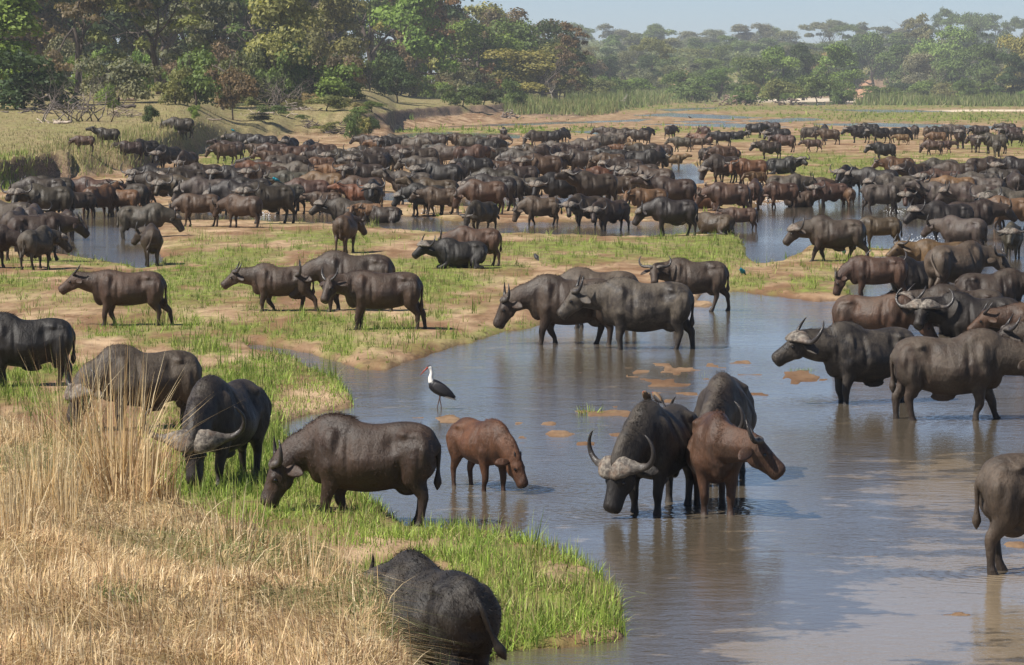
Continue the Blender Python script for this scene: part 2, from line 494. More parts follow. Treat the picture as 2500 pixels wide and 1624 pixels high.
gf = gt.math('MULTIPLY', sp.outputs[0], gt.ramp(gt.math('ADD', gt.math('MULTIPLY', nC, 0.5), gt.math('MULTIPLY', nB, 0.5)), [(0.38, 0.35), (0.56, 1.0)]))
base = gt.mix(gf, base, grn)
clf = gt.mix(gt.ramp(nC, [(0.44, 0.0), (0.68, 1.0)]), (0.070, 0.048, 0.034), (0.36, 0.245, 0.160))
base = gt.mix(gt.math('MULTIPLY', sp.outputs[2], 0.9), base, clf)
e2 = gt.n('ShaderNodeSeparateColor'); gt.l(gt.attr('earth').outputs['Color'], e2.inputs[0])
base = gt.mix(gt.math('MULTIPLY', gt.ramp(gt.noise(gt.mapped(ps, (5, 2.4, 5)), 1.0, 2, 0.5), [(0.60, 0.0), (0.66, 1.0)]), 0.45), base, (0.085, 0.052, 0.030))
base = gt.mix(e2.outputs[0], base, (0.66, 0.56, 0.42))
base = gt.mix(e2.outputs[1], base, (0.42, 0.24, 0.14))
gt.base(base)
gt.b.inputs['Roughness'].default_value = 0.9
gt.b.inputs['Specular IOR Level'].default_value = 0.15
gt.l(gt.bump(nC, 0.6, 0.05, gt.bump(nB, 0.4, 0.12)), gt.b.inputs['Normal'])
gr_o = link('ground', me, [gt.m])
tag(gr_o, 'sandy riverbed flats and grassy banks', None, None, 'structure')

# water: one sheet at river level
pyw = np.concatenate([np.linspace(232, 330, 60), np.linspace(335, 700, 70), np.linspace(708, 1800, 100)])
dw = CAMH * FPX / (pyw - HOR)
dw = np.concatenate([dw, [24.0, 14.0]])
pw = np.concatenate([np.linspace(-2500, -150, 10), np.linspace(-100, 2600, 150), np.linspace(2700, 5000, 10)])
PW, DW = np.meshgrid(pw, dw)
L = land(PW.ravel(), DW.ravel())
nr2, nc2 = PW.shape
ii = (np.arange(nr2 - 1)[:, None] * nc2 + np.arange(nc2 - 1)[None, :]).ravel()
me = mesh_np('river_water', np.stack([L['x'], DW.ravel(), np.zeros(L['x'].shape)], 1), np.stack([ii + nc2, ii + nc2 + 1, ii + 1, ii], 1))
vval(me, 'shal', L['shallow'])
wt = NT('river_water')
ps = wt.pos()
shal = wt.attr('shal').outputs['Fac']
w1 = wt.noise(wt.mapped(ps, (0.9, 1.1, 1)), 1.0, 4, 0.55, 0.4)
w2 = wt.noise(wt.mapped(ps, (3.4, 4.6, 1)), 1.0, 3, 0.55, 0.6)
w3 = wt.noise(wt.mapped(ps, (17, 24, 1)), 1.0, 3, 0.55, 0.4)
calm = wt.ramp(wt.noise(wt.mapped(ps, (0.12, 0.05, 1)), 1.0, 3, 0.5), [(0.38, 0.12), (0.60, 1.25)])
sm = wt.ramp(wt.math('ADD', wt.math('MULTIPLY', shal, 0.50), wt.math('MULTIPLY', wt.noise(wt.mapped(ps, (0.9, 1.0, 1)), 1.0, 7, 0.7), 1.5)), [(0.92, 0.0), (1.22, 1.0)])
wt.base(wt.mix(sm, (0.105, 0.086, 0.062), (0.25, 0.195, 0.13)))
wt.b.inputs['Roughness'].default_value = 0.045
wt.b.inputs["IOR"].default_value = 1.40
wt.b.inputs['Specular IOR Level'].default_value = 1.0
h = wt.math('ADD', wt.math('MULTIPLY', w1, 1.3), wt.math('ADD', wt.math('MULTIPLY', w2, 0.55), wt.math('MULTIPLY', w3, 0.22)))
# rings spreading from the wading and drinking animals nearest the bank
sx = wt.n('ShaderNodeSeparateXYZ'); wt.l(ps, sx.inputs[0])
RINGS = [(1500, 1262, 1.0), (1565, 1240, .6), (1690, 1250, .8), (1765, 1240, .8), (1275, 1196, 1.0), (1150, 1180, .7), (1075, 1285, .8), (1990, 984, .8), (2060, 975, .7), (2230, 1020, .8), (2330, 1028, .8), (2430, 1026, .7), (2470, 1400, .9), (1480, 850, .8), (1600, 855, .8), (1700, 850, .7), (1310, 835, .6), (1072, 1002, .5)]
wob = wt.math('MULTIPLY', w2, 0.22)
for (rx_, ry_, am) in RINGS:
    c_ = at(rx_, ry_, 0.0)
    ddx = wt.math('SUBTRACT', sx.outputs[0], c_.x); ddy = wt.math('SUBTRACT', sx.outputs[1], c_.y)
    dist = wt.math('ADD', wt.math('SQRT', wt.math('ADD', wt.math('MULTIPLY', ddx, ddx), wt.math('MULTIPLY', ddy, ddy))), wob)
    ring = wt.math('MULTIPLY', wt.math('SINE', wt.math('MULTIPLY', dist, 38.0)), wt.math('MULTIPLY', wt.math('EXPONENT', wt.math('MULTIPLY', dist, -1.5)), 0.55 * am))
    h = wt.math('ADD', h, ring)
bp = wt.n('ShaderNodeBump'); bp.inputs['Distance'].default_value = 0.05
wt.l(wt.math('ADD', wt.math('MULTIPLY', calm, 0.30), 0.09), bp.inputs['Strength'])
wt.l(h, bp.inputs['Height'])
wt.l(bp.outputs[0], wt.b.inputs['Normal'])
wo_ = link('river_water', me, [wt.m])
tag(wo_, 'shallow braided river over brown sand', None, None, 'structure')
# ---------------------------------------------------------------- the animals
def hide_mat():
    t = NT('hide')
    oi = t.n('ShaderNodeObjectInfo')
    oc = t.n('ShaderNodeTexCoord').outputs['Object']
    addv = t.n('ShaderNodeVectorMath', operation='ADD')
    cmb = t.n('ShaderNodeCombineXYZ')
    rr = t.math('MULTIPLY', oi.outputs['Random'], 37.0)
    for k in range(3): t.l(rr, cmb.inputs[k])
    t.l(oc, addv.inputs[0]); t.l(cmb.outputs[0], addv.inputs[1])
    v = addv.outputs[0]
    big = t.noise(v, 2.2, 5, 0.6, 0.3)
    fine = t.noise(t.mapped(v, (9, 14, 4)), 3.4, 5, 0.68)
    speck = t.noise(v, 26, 3, 0.6)
    col = t.mix(t.ramp(big, [(0.35, 0.0), (0.68, 1.0)]), t.mix(0.60, oi.outputs['Color'], (0.006, 0.005, 0.005)), oi.outputs['Color'])
    # dried mud, more of it along the top of the back
    sep = t.n('ShaderNodeSeparateXYZ'); t.l(oc, sep.inputs[0])
    high = t.ramp(sep.outputs['Z'], [(0.55, 0.0), (1.0, 1.0)])
    mudn = t.noise(v, 3.1, 6, 0.65, 0.6)
    alpha = t.math('MULTIPLY', t.ramp(t.math('ADD', mudn, t.math('MULTIPLY', high, 0.10)), [(0.50, 0.0), (0.66, 1.0)]), oi.outputs['Alpha'])
    col = t.mix(alpha, col, (0.105, 0.084, 0.062))
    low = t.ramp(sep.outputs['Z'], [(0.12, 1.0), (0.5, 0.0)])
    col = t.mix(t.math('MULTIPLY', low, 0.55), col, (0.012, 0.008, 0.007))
    col = t.mix(0.75, col, t.ramp(fine, [(0.30, 0.45), (0.72, 1.25)]), 'MULTIPLY')
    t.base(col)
    t.l(t.ramp(t.math('ADD', big, t.math('MULTIPLY', alpha, 0.25)), [(0.3, 0.40), (0.75, 0.68)]), t.b.inputs['Roughness'])
    t.b.inputs['Specular IOR Level'].default_value = 0.40
    wr = t.noise(t.mapped(v, (3.5, 1.6, 1.8)), 2.0, 3, 0.5, 0.5)
    hb = t.bump(fine, 0.62, 0.020)
    hb = t.bump(speck, 0.35, 0.007, hb)
    hb = t.bump(wr, 0.35, 0.055, hb)
    t.l(hb, t.b.inputs['Normal'])
    return t.m
def horn_mat():
    t = NT('horn')
    oc = t.objco()
    at_ = t.attr('tip').outputs['Fac']
    ns = t.noise(oc, 16, 5, 0.65, 0.4)
    ns2 = t.noise(oc, 5, 3, 0.6)
    boss = t.mix(t.ramp(ns, [(0.40, 0.0), (0.66, 1.0)]), (0.050, 0.040, 0.034), (0.25, 0.22, 0.18))
    boss = t.mix(t.ramp(ns2, [(0.5, 0.0), (0.66, 0.45)]), boss, (0.20, 0.12, 0.075))
    col = t.mix(t.ramp(at_, [(0.25, 0.0), (0.55, 1.0)]), boss, (0.035, 0.030, 0.028))
    t.base(col)
    t.l(t.ramp(at_, [(0.2, 0.75), (0.6, 0.32)]), t.b.inputs['Roughness'])
    t.l(t.bump(ns, 0.7, 0.02), t.b.inputs['Normal'])
    return t.m
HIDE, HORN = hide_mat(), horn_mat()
GREYHORN = None
EYE = flat('eye', (0.004, 0.003, 0.003), 0.08, 0.8)
NOSE = flat('wet_nose', (0.012, 0.010, 0.010), 0.25, 0.6)
TAILM = flat('tail_hair', (0.008, 0.006, 0.006), 0.6, 0.3)

def dirv(p, y):
    p, y = R(p), R(y)
    return Vector((math.cos(p) * math.cos(y), math.cos(p) * math.sin(y), math.sin(p)))

DEF = dict(sex='cow', neck=(8, 0), head=(-32, 0), step=(0.05, -0.08, -0.10, 0.08), lie=False, belly=1.0, vox=0.034, tail=0.0, horn=1.0, hump=1.0, n2=None)
TORSO = [(-0.945, 1.06, 0.86, 0.06), (-0.93, 1.16, 0.77, 0.15), (-0.86, 1.265, 0.68, 0.235), (-0.72, 1.365, 0.62, 0.295), (-0.53, 1.395, 0.585, 0.30),
         (-0.30, 1.365, 0.515, 0.335), (-0.05, 1.36, 0.475, 0.375), (0.17, 1.40, 0.49, 0.365), (0.34, 1.475, 0.535, 0.315), (0.49, 1.475, 0.575, 0.27),
         (0.64, 1.40, 0.65, 0.225), (0.74, 1.29, 0.76, 0.15)]
# hollows and swellings of the flank: x, z, spread along x, spread along z, amount in metres
FORM = [(-0.56, 1.25, 0.07, 0.055, 0.062), (-0.70, 1.17, 0.10, 0.06, -0.022), (0.25, 1.20, 0.09, 0.12, -0.030), (-0.40, 1.12, 0.085, 0.13, -0.062), (0.16, 1.00, 0.040, 0.26, -0.040), (-0.70, 0.80, 0.06, 0.17, 0.025), (0.60, 1.02, 0.05, 0.20, -0.036),
        (-0.08, 0.82, 0.24, 0.18, 0.030), (-0.50, 0.74, 0.05, 0.13, -0.050), (0.42, 0.82, 0.09, 0.09, 0.034), (0.38, 1.12, 0.05, 0.20, 0.020), (-0.83, 1.03, 0.055, 0.10, 0.024), (0.36, 1.32, 0.10, 0.06, -0.022), (-0.76, 0.98, 0.03, 0.14, -0.014)]
def buffalo_parts(**kw):
    g = dict(DEF); g.update(kw)
    sex = g['sex']
    young = sex in ('young', 'calf')
    dz = -0.43 if g['lie'] else 0.0
    mb = MB()
    wk = 0.93 if young else 1.0
    hump = 0.035 if sex == 'bull' else 0.0
    rings = []
    for (x, zt, zb, wd) in TORSO:
        if young:
            zt -= 0.055 * math.exp(-((x - 0.42) / 0.2) ** 2)
            zb = zb + 0.06 * math.exp(-((x + 0.05) / 0.5) ** 2) + 0.03
        zb += (1 - g['belly']) * 0.25 * math.exp(-((x + 0.05) / 0.45) ** 2)
        zt += hump * math.exp(-((x - 0.5) / 0.25) ** 2)
        wq = wd * wk * (1.0 + 0.05 * (sex == 'bull'))
        if g['lie']:
            wq *= 1.1
        rings.append(((x, 0, (zt + zb) / 2 + dz), wq, (zt - zb) / 2))
    mb.tube(rings, 24, sub=3, egg=0.22)
    for s in (-1, 1):       # hip bones, shoulder blades, thighs' muscle, rib cage
        mb.ball((0.38, s * 0.195 * wk, 0.98 + dz), (0.17, 0.130, 0.34), 14, 10)
        mb.ball((-0.71, s * 0.165 * wk, 0.95 + dz), (0.225, 0.17, 0.34), 14, 10)
    mb.ball((0.57, 0, 0.80 + dz), (0.17, 0.13, 0.23), 12, 8)      # brisket
    if sex == 'bull':
        mb.ball((-0.18, 0, 0.46 + dz), (0.20, 0.045, 0.075), 10, 8)
        mb.ball((-0.62, 0, 0.56 + dz), (0.08, 0.07, 0.13), 10, 8)
    elif sex == 'cow':
        mb.ball((-0.56, 0, 0.54 + dz), (0.16, 0.13, 0.10), 10, 8)
    # neck
    (npit, nyaw), (hpit, hyaw) = g['neck'], g['head']
    N0 = Vector((0.52, 0, 1.10 + dz))
    L = 0.36 if not young else 0.34
    d1, d2 = dirv(npit * 0.5, nyaw * 0.4), dirv(npit, nyaw)
    N1 = N0 + d1 * L
    N2 = N1 + d2 * L * 0.78
    tk = 1.10 if sex == 'bull' else (0.92 if young else 0.97)
    refs = [dirv(npit * q + 90, nyaw * q) for q in (0, 0.25, 0.5, 0.8, 1, 1)]
    up1, up2 = dirv(npit * 0.5 + 90, nyaw * 0.4), dirv(npit + 90, nyaw)
    mb.tube([(Vector((0.28, 0, 1.08 + dz)), 0.25 * tk, 0.345), (N0, 0.235 * tk, 0.325), (N0.lerp(N1, 0.55) + up1 * 0.0, 0.20 * tk, 0.275 * (0.5 + 0.5 * tk)), (N1, 0.178 * tk, 0.255 * tk), (N2, 0.155 * tk, 0.205 * tk), (N2 + dirv(hpit, hyaw) * 0.08, 0.12 * tk, 0.15 * tk)],
            18, ref=[dirv(npit * q + 90, nyaw * q) for q in np.linspace(0, 1, 16)], sub=3, egg=0.3)
    # head
    f, nrm = dirv(hpit, hyaw), dirv(hpit + 90, hyaw)
    lat = nrm.cross(f)
    hs = {'bull': 1.06, 'cow': 1.0, 'young': 0.96, 'calf': 0.95}[sex]
    def hp(a, b, c):
        return N2 + (f * a * 0.90 + lat * b + nrm * c) * hs
    HR = [(-0.08, -0.03, .10, .12), (0.0, -0.015, .13, .155), (0.10, -0.02, .142, .168), (0.20, -.035, .126, .160), (0.30, -.048, .110, .148), (0.40, -.056, .102, .134), (0.49, -.064, .108, .124), (0.545, -.072, .104, .110), (0.585, -0.078, .07, .075)]
    mb.tube([(hp(a, 0, c), p * hs, q * hs) for (a, c, p, q) in HR], 16, ref=tuple(nrm), sub=3)
    rot = Matrix((f, lat, nrm)).transposed()
    for s in (-1, 1):
        mb.ball(hp(0.19, s * 0.102, 0.058), (0.06 * hs, 0.035 * hs, 0.035 * hs), 10, 6, rot)    # brow
        mb.ball(hp(0.15, s * 0.075, -0.115), (0.14 * hs, 0.050 * hs, 0.095 * hs), 10, 8, rot)  # jaw
        mb.ball(hp(0.53, s * 0.062, -0.035), (0.045 * hs, 0.035 * hs, 0.035 * hs), 10, 6, rot)  # nostril wing
    mb.ball(hp(0.49, 0, -0.17), (0.07 * hs, 0.055 * hs, 0.03 * hs), 10, 6, rot)          # lower lip
    # legs
    st = g['step']
    lk = 0.93 if young else 1.0
    def leg(pts, ex=0.0):
        mb.tube(pts, 12, ref=(1, 0, 0), sub=3)
    if not g['lie']:
        for i, s in ((0, 1), (1, -1)):
            dx = st[i]
            y = s * 0.185 * wk
            bend = 0.10 * max(0, -dx) / 0.3
            leg([((0.39, y, 1.02), .12 * lk, .20 * lk), ((0.38 + dx * 0.12, y * 1.05, 0.80), .115 * lk, .175 * lk), ((0.37 + dx * 0.35, y * 1.0, 0.62), .095 * lk, .125 * lk), ((0.40 + dx * 0.6 + bend * .6, y * .95, 0.42), .068 * lk, .078 * lk), ((0.405 + dx * 0.68 + bend * 0.4, y * .93, 0.345), .066 * lk, .072 * lk),
                 ((0.39 + dx * 0.8, y * .92, 0.24), .048 * lk, .052 * lk), ((0.39 + dx * 0.88, y * .92, 0.17), .047 * lk, .050 * lk), ((0.395 + dx * 0.97, y * .92, 0.105), .058 * lk, .060 * lk), ((0.415 + dx, y * .92, 0.065), .060 * lk, .064 * lk), ((0.43 + dx, y * .92, -0.005), .070 * lk, .078 * lk)])
        for i, s in ((2, 1), (3, -1)):
            dx = st[i]
            y = s * 0.165 * wk
            leg([((-0.68, y, 1.06), .14 * lk, .24 * lk), ((-0.66 + dx * .1, y * 1.12, 0.86), .135 * lk, .225 * lk), ((-0.66 + dx * 0.3, y * 1.15, 0.70), .108 * lk, .170 * lk), ((-0.73 + dx * 0.5, y * 1.05, 0.56), .076 * lk, .108 * lk), ((-0.79 + dx * 0.66, y, 0.45), .058 * lk, .082 * lk),
                 ((-0.785 + dx * 0.74, y, 0.35), .050 * lk, .064 * lk), ((-0.765 + dx * 0.9, y, 0.18), .046 * lk, .050 * lk), ((-0.75 + dx * 0.97, y, 0.105), .056 * lk, .060 * lk), ((-0.73 + dx, y, 0.06), .060 * lk, .064 * lk), ((-0.71 + dx, y, -0.005), .068 * lk, .076 * lk)])
    else:
        for s in (1, -1):
            leg([((0.39, s * .2, 0.60), .12, .18), ((0.34, s * .25, 0.36), .11, .14), ((0.48, s * .27, 0.16), .08, .085), ((0.68, s * .26, 0.075), .065, .065), ((0.70, s * .24, 0.06), .06, .06), ((0.55, s * .20, 0.05), .05, .05), ((0.42, s * .18, 0.05), .055, .05)])
            leg([((-0.75, s * .2, 0.62), .14, .24), ((-0.60, s * .32, 0.38), .14, .19), ((-0.48, s * .38, 0.22), .11, .12), ((-0.62, s * .42, 0.10), .075, .075), ((-0.80, s * .44, 0.065), .055, .06), ((-0.62, s * .46, 0.05), .045, .045), ((-0.45, s * .46, 0.045), .055, .045)])
    body = remeshed(mb, 'buffalo_body', g['vox'], 4, 0.5)
    co = np.empty(len(body.vertices) * 3, dtype=np.float32); body.vertices.foreach_get('co', co); co = co.reshape(-1, 3)
    dsum = np.zeros(len(co))
    zz = co[:, 2] - dz
    for (fx, fz, sx, sz, am) in FORM:
        dsum += am * np.exp(-((co[:, 0] - fx) / sx) ** 2 - ((zz - fz) / sz) ** 2)
    wy = np.clip(np.abs(co[:, 1]) / 0.16, 0, 1) ** 2
    co[:, 1] += np.sign(co[:, 1]) * dsum * wy
    # ribs, loose skin
    rib = np.sin(co[:, 0] * 42 + zz * 5) * np.exp(-((co[:, 0] + 0.08) / 0.22) ** 2 - ((zz - 1.0) / 0.16) ** 2)
    co[:, 1] += np.sign(co[:, 1]) * rib * 0.0028 * wy
    body.vertices.foreach_set('co', co.ravel().astype(np.float32))
    out = {'body': body}
    # horns
    for s, nm in ((1, 'hornL'), (-1, 'hornR')):
        k = g['horn']
        if sex == 'bull':
            H = [(0.055, .004, .115, .056, .138), (0.055, .07, .138, .066, .150), (0.038, .15, .134, .064, .136), (0.01, .24, .090, .054, .098), (-.02, .34, .035, .040, .054), (-.05, .44, .025, .035, .041), (-.085, .52, .075, .031, .034), (-.115, .555, .16, .026, .028), (-.14, .545, .25, .020, .021), (-.155, .50, .33, .015, .015), (-.16, .45, .385, .005, .005)]
        elif sex == 'cow':
            H = [(0.03, .03, .115, .032, .060), (0.03, .10, .140, .040, .062), (0.01, .18, .140, .040, .054), (-.02, .27, .110, .037, .043), (-.055, .355, .115, .033, .035), (-.09, .41, .17, .028, .029), (-.12, .425, .25, .021, .022), (-.14, .40, .33, .013, .013), (-.15, .365, .385, .004, .004)]
        elif sex == 'young':
            H = [(0.02, .045, .105, .032, .042), (0.01, .10, .145, .033, .038), (-.03, .16, .185, .028, .031), (-.075, .205, .25, .021, .022), (-.11, .215, .315, .013, .013), (-.135, .205, .37, .004, .004)]
        else:
            H = [(0.01, .06, .10, .024, .028), (-.01, .085, .15, .021, .023), (-.03, .10, .19, .014, .014), (-.05, .105, .225, .004, .004)]
        i0 = {'bull': 5, 'cow': 3, 'young': 1, 'calf': 0}[sex]
        cm = H[i0][2]
        H = [h if i <= i0 else (h[0] - 0.62 * (h[2] - cm), h[1], cm + 0.62 * (h[2] - cm), h[3], h[4]) for i, h in enumerate(H)]
        pts = [(hp(a, s * b * (0.3 + 0.7 * k), c + 0.0), p * hs, q * hs) for (a, b, c, p, q) in H]
        b2 = MB()
        nn = 14 if sex == 'bull' else 10
        # 'a' runs across the tube towards the forehead normal, 'b' along the face
        b2.tube(pts, nn, ref=tuple(f), sub=3)
        me = b2.mesh('horn')
        nr = len(me.vertices) // nn
        tv = np.repeat(np.linspace(0, 1, nr), nn)
        if sex in ('young', 'calf'): tv = 0.45 + 0.55 * tv
        elif sex == 'cow': tv = 0.22 + 0.78 * tv
        # ribbed, knobbly base
        co = np.empty(len(me.vertices) * 3, dtype=np.float32); me.vertices.foreach_get('co', co); co = co.reshape(-1, 3)
        cen = co.reshape(nr, nn, 3).mean(axis=1).repeat(nn, axis=0)
        if sex in ('bull', 'cow'):
            rs = np.random.RandomState(7 + (s > 0))
            rad = 1 + (1 - np.clip(tv * 1.5, 0, 1)) * (rs.rand(len(co)) - 0.5) * 0.10 + 0.03 * np.sin(tv * 60) * (tv > .15) * (tv < .6)
            co = cen + (co - cen) * rad[:, None]
            me.vertices.foreach_set('co', co.ravel().astype(np.float32))
        vval(me, 'tip', tv)
        out[nm] = me
    for s, nm in ((1, 'earL'), (-1, 'earR')):
        e = MB()
        dn = -0.05 if sex in ('bull', 'cow') else 0.0
        E = [(-.01, .10, -.01, .022, .025), (-.02, .16, -.025, .022, .055), (-.035, .235, -.045 + dn * .4, .018, .082), (-.055, .31, -.075 + dn * .8, .014, .080), (-.07, .37, -.105 + dn * 1.2, .010, .050), (-.075, .40, -.125 + dn * 1.4, .004, .010)]
        e.tube([(hp(a, s * b, c), p * hs, q * hs) for (a, b, c, p, q) in E], 8, ref=tuple(f), sub=2)
        out[nm] = e.mesh('ear')
    for s, nm in ((1, 'eyeL'), (-1, 'eyeR')):
        e = MB(); e.ball(hp(0.205, s * 0.121, 0.02), 0.029 * hs, 8, 6); out[nm] = e.mesh('eye')
    e = MB()
    e.ball(hp(0.553, 0, -0.065), (0.042 * hs, 0.086 * hs, 0.050 * hs), 12, 8, rot)
    out['nose'] = e.mesh('nose')
    # tail
    sw = g['tail']
    T = MB()
    pts = []
    z0 = 1.235 + dz
    ln = 0.30 if g['lie'] else 0.72
    for q in np.linspace(0, 1, 9):
        r = 0.030 * (1 - q) + 0.012
        if q > 0.68: r = 0.016 + 0.038 * math.sin((q - 0.68) / 0.32 * PI * 0.85)
        pts.append((Vector((-0.86 - 0.115 * math.sin(min(q * 3.2, 1) * PI / 2) + 0.03 * q - 0.12 * abs(sw) * q, sw * 0.55 * q ** 1.5, z0 - ln * q * (1 - 0.25 * abs(sw)))), r, r))
    pts[-1] = (pts[-1][0], 0.006, 0.006)
    T.tube(pts, 8, ref=(1, 0, 0), sub=2)
    out['tail'] = T.mesh('tail')
    out['mat'] = None
    return out

PMATS = {'body': HIDE, 'hornL': HORN, 'hornR': HORN, 'earL': HIDE, 'earR': HIDE, 'eyeL': EYE, 'eyeR': EYE, 'nose': NOSE, 'tail': HIDE}
PNAME = {'body': 'body', 'hornL': 'horn', 'hornR': 'horn', 'earL': 'ear', 'earR': 'ear', 'eyeL': 'eye', 'eyeR': 'eye', 'nose': 'nose', 'tail': 'tail'}
def put_buffalo(parts, loc, rz, scale, color, mud, far=False):
    root = empty('buffalo', loc, rz, scale)
    for k in PMATS:
        if far and k in ('eyeL', 'eyeR', 'nose'): continue
        o = link(PNAME[k], parts[k], [PMATS[k]], root)
        o.color = tuple(color) + (mud,)
    return root

def fur(root, parts, n, length, color, sel, seed=1, name='hair', wid=0.006):
    """short hair on the body where sel(co, normal) allows"""
    rs = np.random.RandomState(seed)
    me = parts['body']
    m = len(me.vertices)
    co = np.empty(m * 3, dtype=np.float32); me.vertices.foreach_get('co', co); co = co.reshape(-1, 3)
    no = np.empty(m * 3, dtype=np.float32); me.vertices.foreach_get('normal', no); no = no.reshape(-1, 3)
    w_ = sel(co, no)
    if w_.sum() <= 0: return
    idx = rs.choice(m, n, p=w_ / w_.sum())
    p = co[idx] + rs.normal(size=(n, 3)) * 0.012 - no[idx] * 0.008
    dr = no[idx] * 0.75 + np.array([-0.75, 0, -0.35]) + rs.normal(size=(n, 3)) * 0.35
    dr /= np.linalg.norm(dr, axis=1, keepdims=True)
    ln = (length * (0.5 + rs.rand(n)))[:, None]
    sd = np.cross(dr, rand_unit(rs, n)); sd /= np.linalg.norm(sd, axis=1, keepdims=True) + 1e-9
    a, b, c = p - sd * wid / 2, p + sd * wid / 2, p + dr * ln + np.array([0, 0, -0.3]) * ln * 0.3
    V_ = np.stack([a, b, c], 1).reshape(-1, 3)
    h = mesh_np(name, V_, np.arange(n * 3).reshape(n, 3), False)
    o = link(name, h, [HAIRM], root); o.color = tuple(color) + (0,)
    o['kind'] = 'stuff'
    return o
ht_ = NT('coat_hair')
_oi = ht_.n('ShaderNodeObjectInfo'); ht_.base(ht_.mix(1.0, _oi.outputs['Color'], (1.0, 1.0, 1.0), 'MULTIPLY')); ht_.set(Roughness=0.6); ht_.b.inputs['Specular IOR Level'].default_value = 0.15
HAIRM = ht_.m
MANE = lambda co, no: np.exp(-(co[:, 1] / 0.05) ** 2) * (no[:, 2] > 0.3) * (co[:, 0] > 0.12) * (co[:, 2] > 0.75)
# ---------------------------------------------------------------- trees, bushes, grass, driftwood
def leaf_mat(name, c1, c2, trans=0.25, rough=0.6):
    t = NT(name)
    vc = t.attr('tint').outputs['Fac']
    oi = t.n('ShaderNodeObjectInfo')
    col = t.mix(vc, c1, c2)
    col = t.mix(1.0, col, oi.outputs['Color'], 'MULTIPLY')
    t.base(col)
    t.b.inputs['Roughness'].default_value = rough
    t.b.inputs['Specular IOR Level'].default_value = 0.25
    tr = t.n('ShaderNodeBsdfTranslucent')
    t.l(t.mix(1.0, col, (1.2, 1.25, 0.6), 'MULTIPLY'), tr.inputs['Color'])
    mx = t.n('ShaderNodeMixShader'); mx.inputs[0].default_value = trans
    t.l(t.b.outputs[0], mx.inputs[1]); t.l(tr.outputs[0], mx.inputs[2])
    t.l(mx.outputs[0], t.out.inputs['Surface'])
    return t.m
LEAF = leaf_mat('leaf', (0.50, 0.55, 0.55), (1.45, 1.38, 1.15), 0.3)
BLADE = leaf_mat('grass_blade', (0.7, 0.72, 0.7), (1.3, 1.25, 1.1), 0.3, 0.55)
bt = NT('bark')
bn = bt.noise(bt.mapped(bt.objco(), (6, 6, 1.6)), 1.4, 5, 0.65, 0.4)
oi = bt.n('ShaderNodeObjectInfo')
bt.base(bt.mix(1.0, bt.ramp(bn, [(0.35, (0.45, 0.42, 0.40)), (0.65, (1.25, 1.2, 1.15))]), oi.outputs['Color'], 'MULTIPLY'))
bt.b.inputs['Roughness'].default_value = 0.9
bt.l(bt.bump(bn, 0.8, 0.08), bt.b.inputs['Normal'])
BARK = bt.m

def rand_unit(rs, n):
    v = rs.normal(size=(n, 3))
    return v / np.linalg.norm(v, axis=1, keepdims=True)
def leaf_cloud(rs, lobes, n, size, up=0.35, inner=0.25, flat_=0.8):
    """leaf-sized faces on and inside the lobes: (centre, radii)"""
    wts = np.array([l[1][0] * l[1][1] + l[1][0] * l[1][2] for l in lobes]); wts /= wts.sum()
    idx = rs.choice(len(lobes), n, p=wts)
    Cc = np.array([l[0] for l in lobes])[idx]; Rr = np.array([l[1] for l in lobes])[idx]
    u = rand_unit(rs, n)
    u[:, 2] = np.where(u[:, 2] < -0.35, -u[:, 2] * 0.6, u[:, 2])
    rad = np.where(rs.rand(n) < inner, rs.rand(n) ** 0.5, 1 - 0.22 * rs.rand(n) ** 2 + 0.10 * rs.normal(size=n))
    c = Cc + u * Rr * rad[:, None]
    nrm = u + rand_unit(rs, n) * 0.9 + np.array([0, 0, up])
    nrm /= np.linalg.norm(nrm, axis=1, keepdims=True)
    t1 = np.cross(nrm, rand_unit(rs, n)); t1 /= np.linalg.norm(t1, axis=1, keepdims=True) + 1e-9
    t2 = np.cross(nrm, t1)
    s = size * (0.5 + rs.rand(n)) * 0.5
    a, b = t1 * s[:, None], t2 * (s * flat_)[:, None]
    Vv = np.stack([c - a, c - b * 0.9, c + a * 1.1, c + b * 0.9], 1).reshape(-1, 3)
    Ff = np.arange(n * 4).reshape(n, 4)
    tint = np.clip(0.5 + 0.22 * rs.normal(size=n) + 0.25 * (idx % 3 - 1) * 0.6, 0, 1).repeat(4)
    return Vv, Ff, tint
def cloud_mesh(name, rs, lobes, n, size, **k):
    Vv, Ff, t = leaf_cloud(rs, lobes, n, size, **k)
    me = mesh_np(name, Vv, Ff, False)
    vval(me, 'tint', t)
    return me
def branches(rs, mb, p, d, length, r, depth, spread=0.6, up=0.15, n=5, kids=3, tips=None, wob=0.25):
    segs = 4 if depth > 1 else 3
    pts = [(p.copy(), r, r)]
    q = p.copy(); dd = d.copy()
    for i in range(segs):
        dd = (dd + Vector(rs.normal(size=3) * wob) + Vector((0, 0, up * 0.3))).normalized()
        q = q + dd * (length / segs)
        rr = r * (1 - 0.55 * (i + 1) / segs)
        pts.append((q.copy(), rr, rr))
        if depth > 0 and i >= 1:
            for _ in range(kids if i == segs - 1 else max(1, kids - 1)):
                nd = (dd + Vector(rs.normal(size=3)) * spread + Vector((0, 0, up))).normalized()
                branches(rs, mb, q.copy(), nd, length * rs.uniform(0.5, 0.75), rr * 0.62, depth - 1, spread, up, max(3, n - 1), kids, tips, wob)
    mb.tube(pts, n, ref=(0.3, 1, 0.1))
    if tips is not None and depth == 0: tips.append(q)
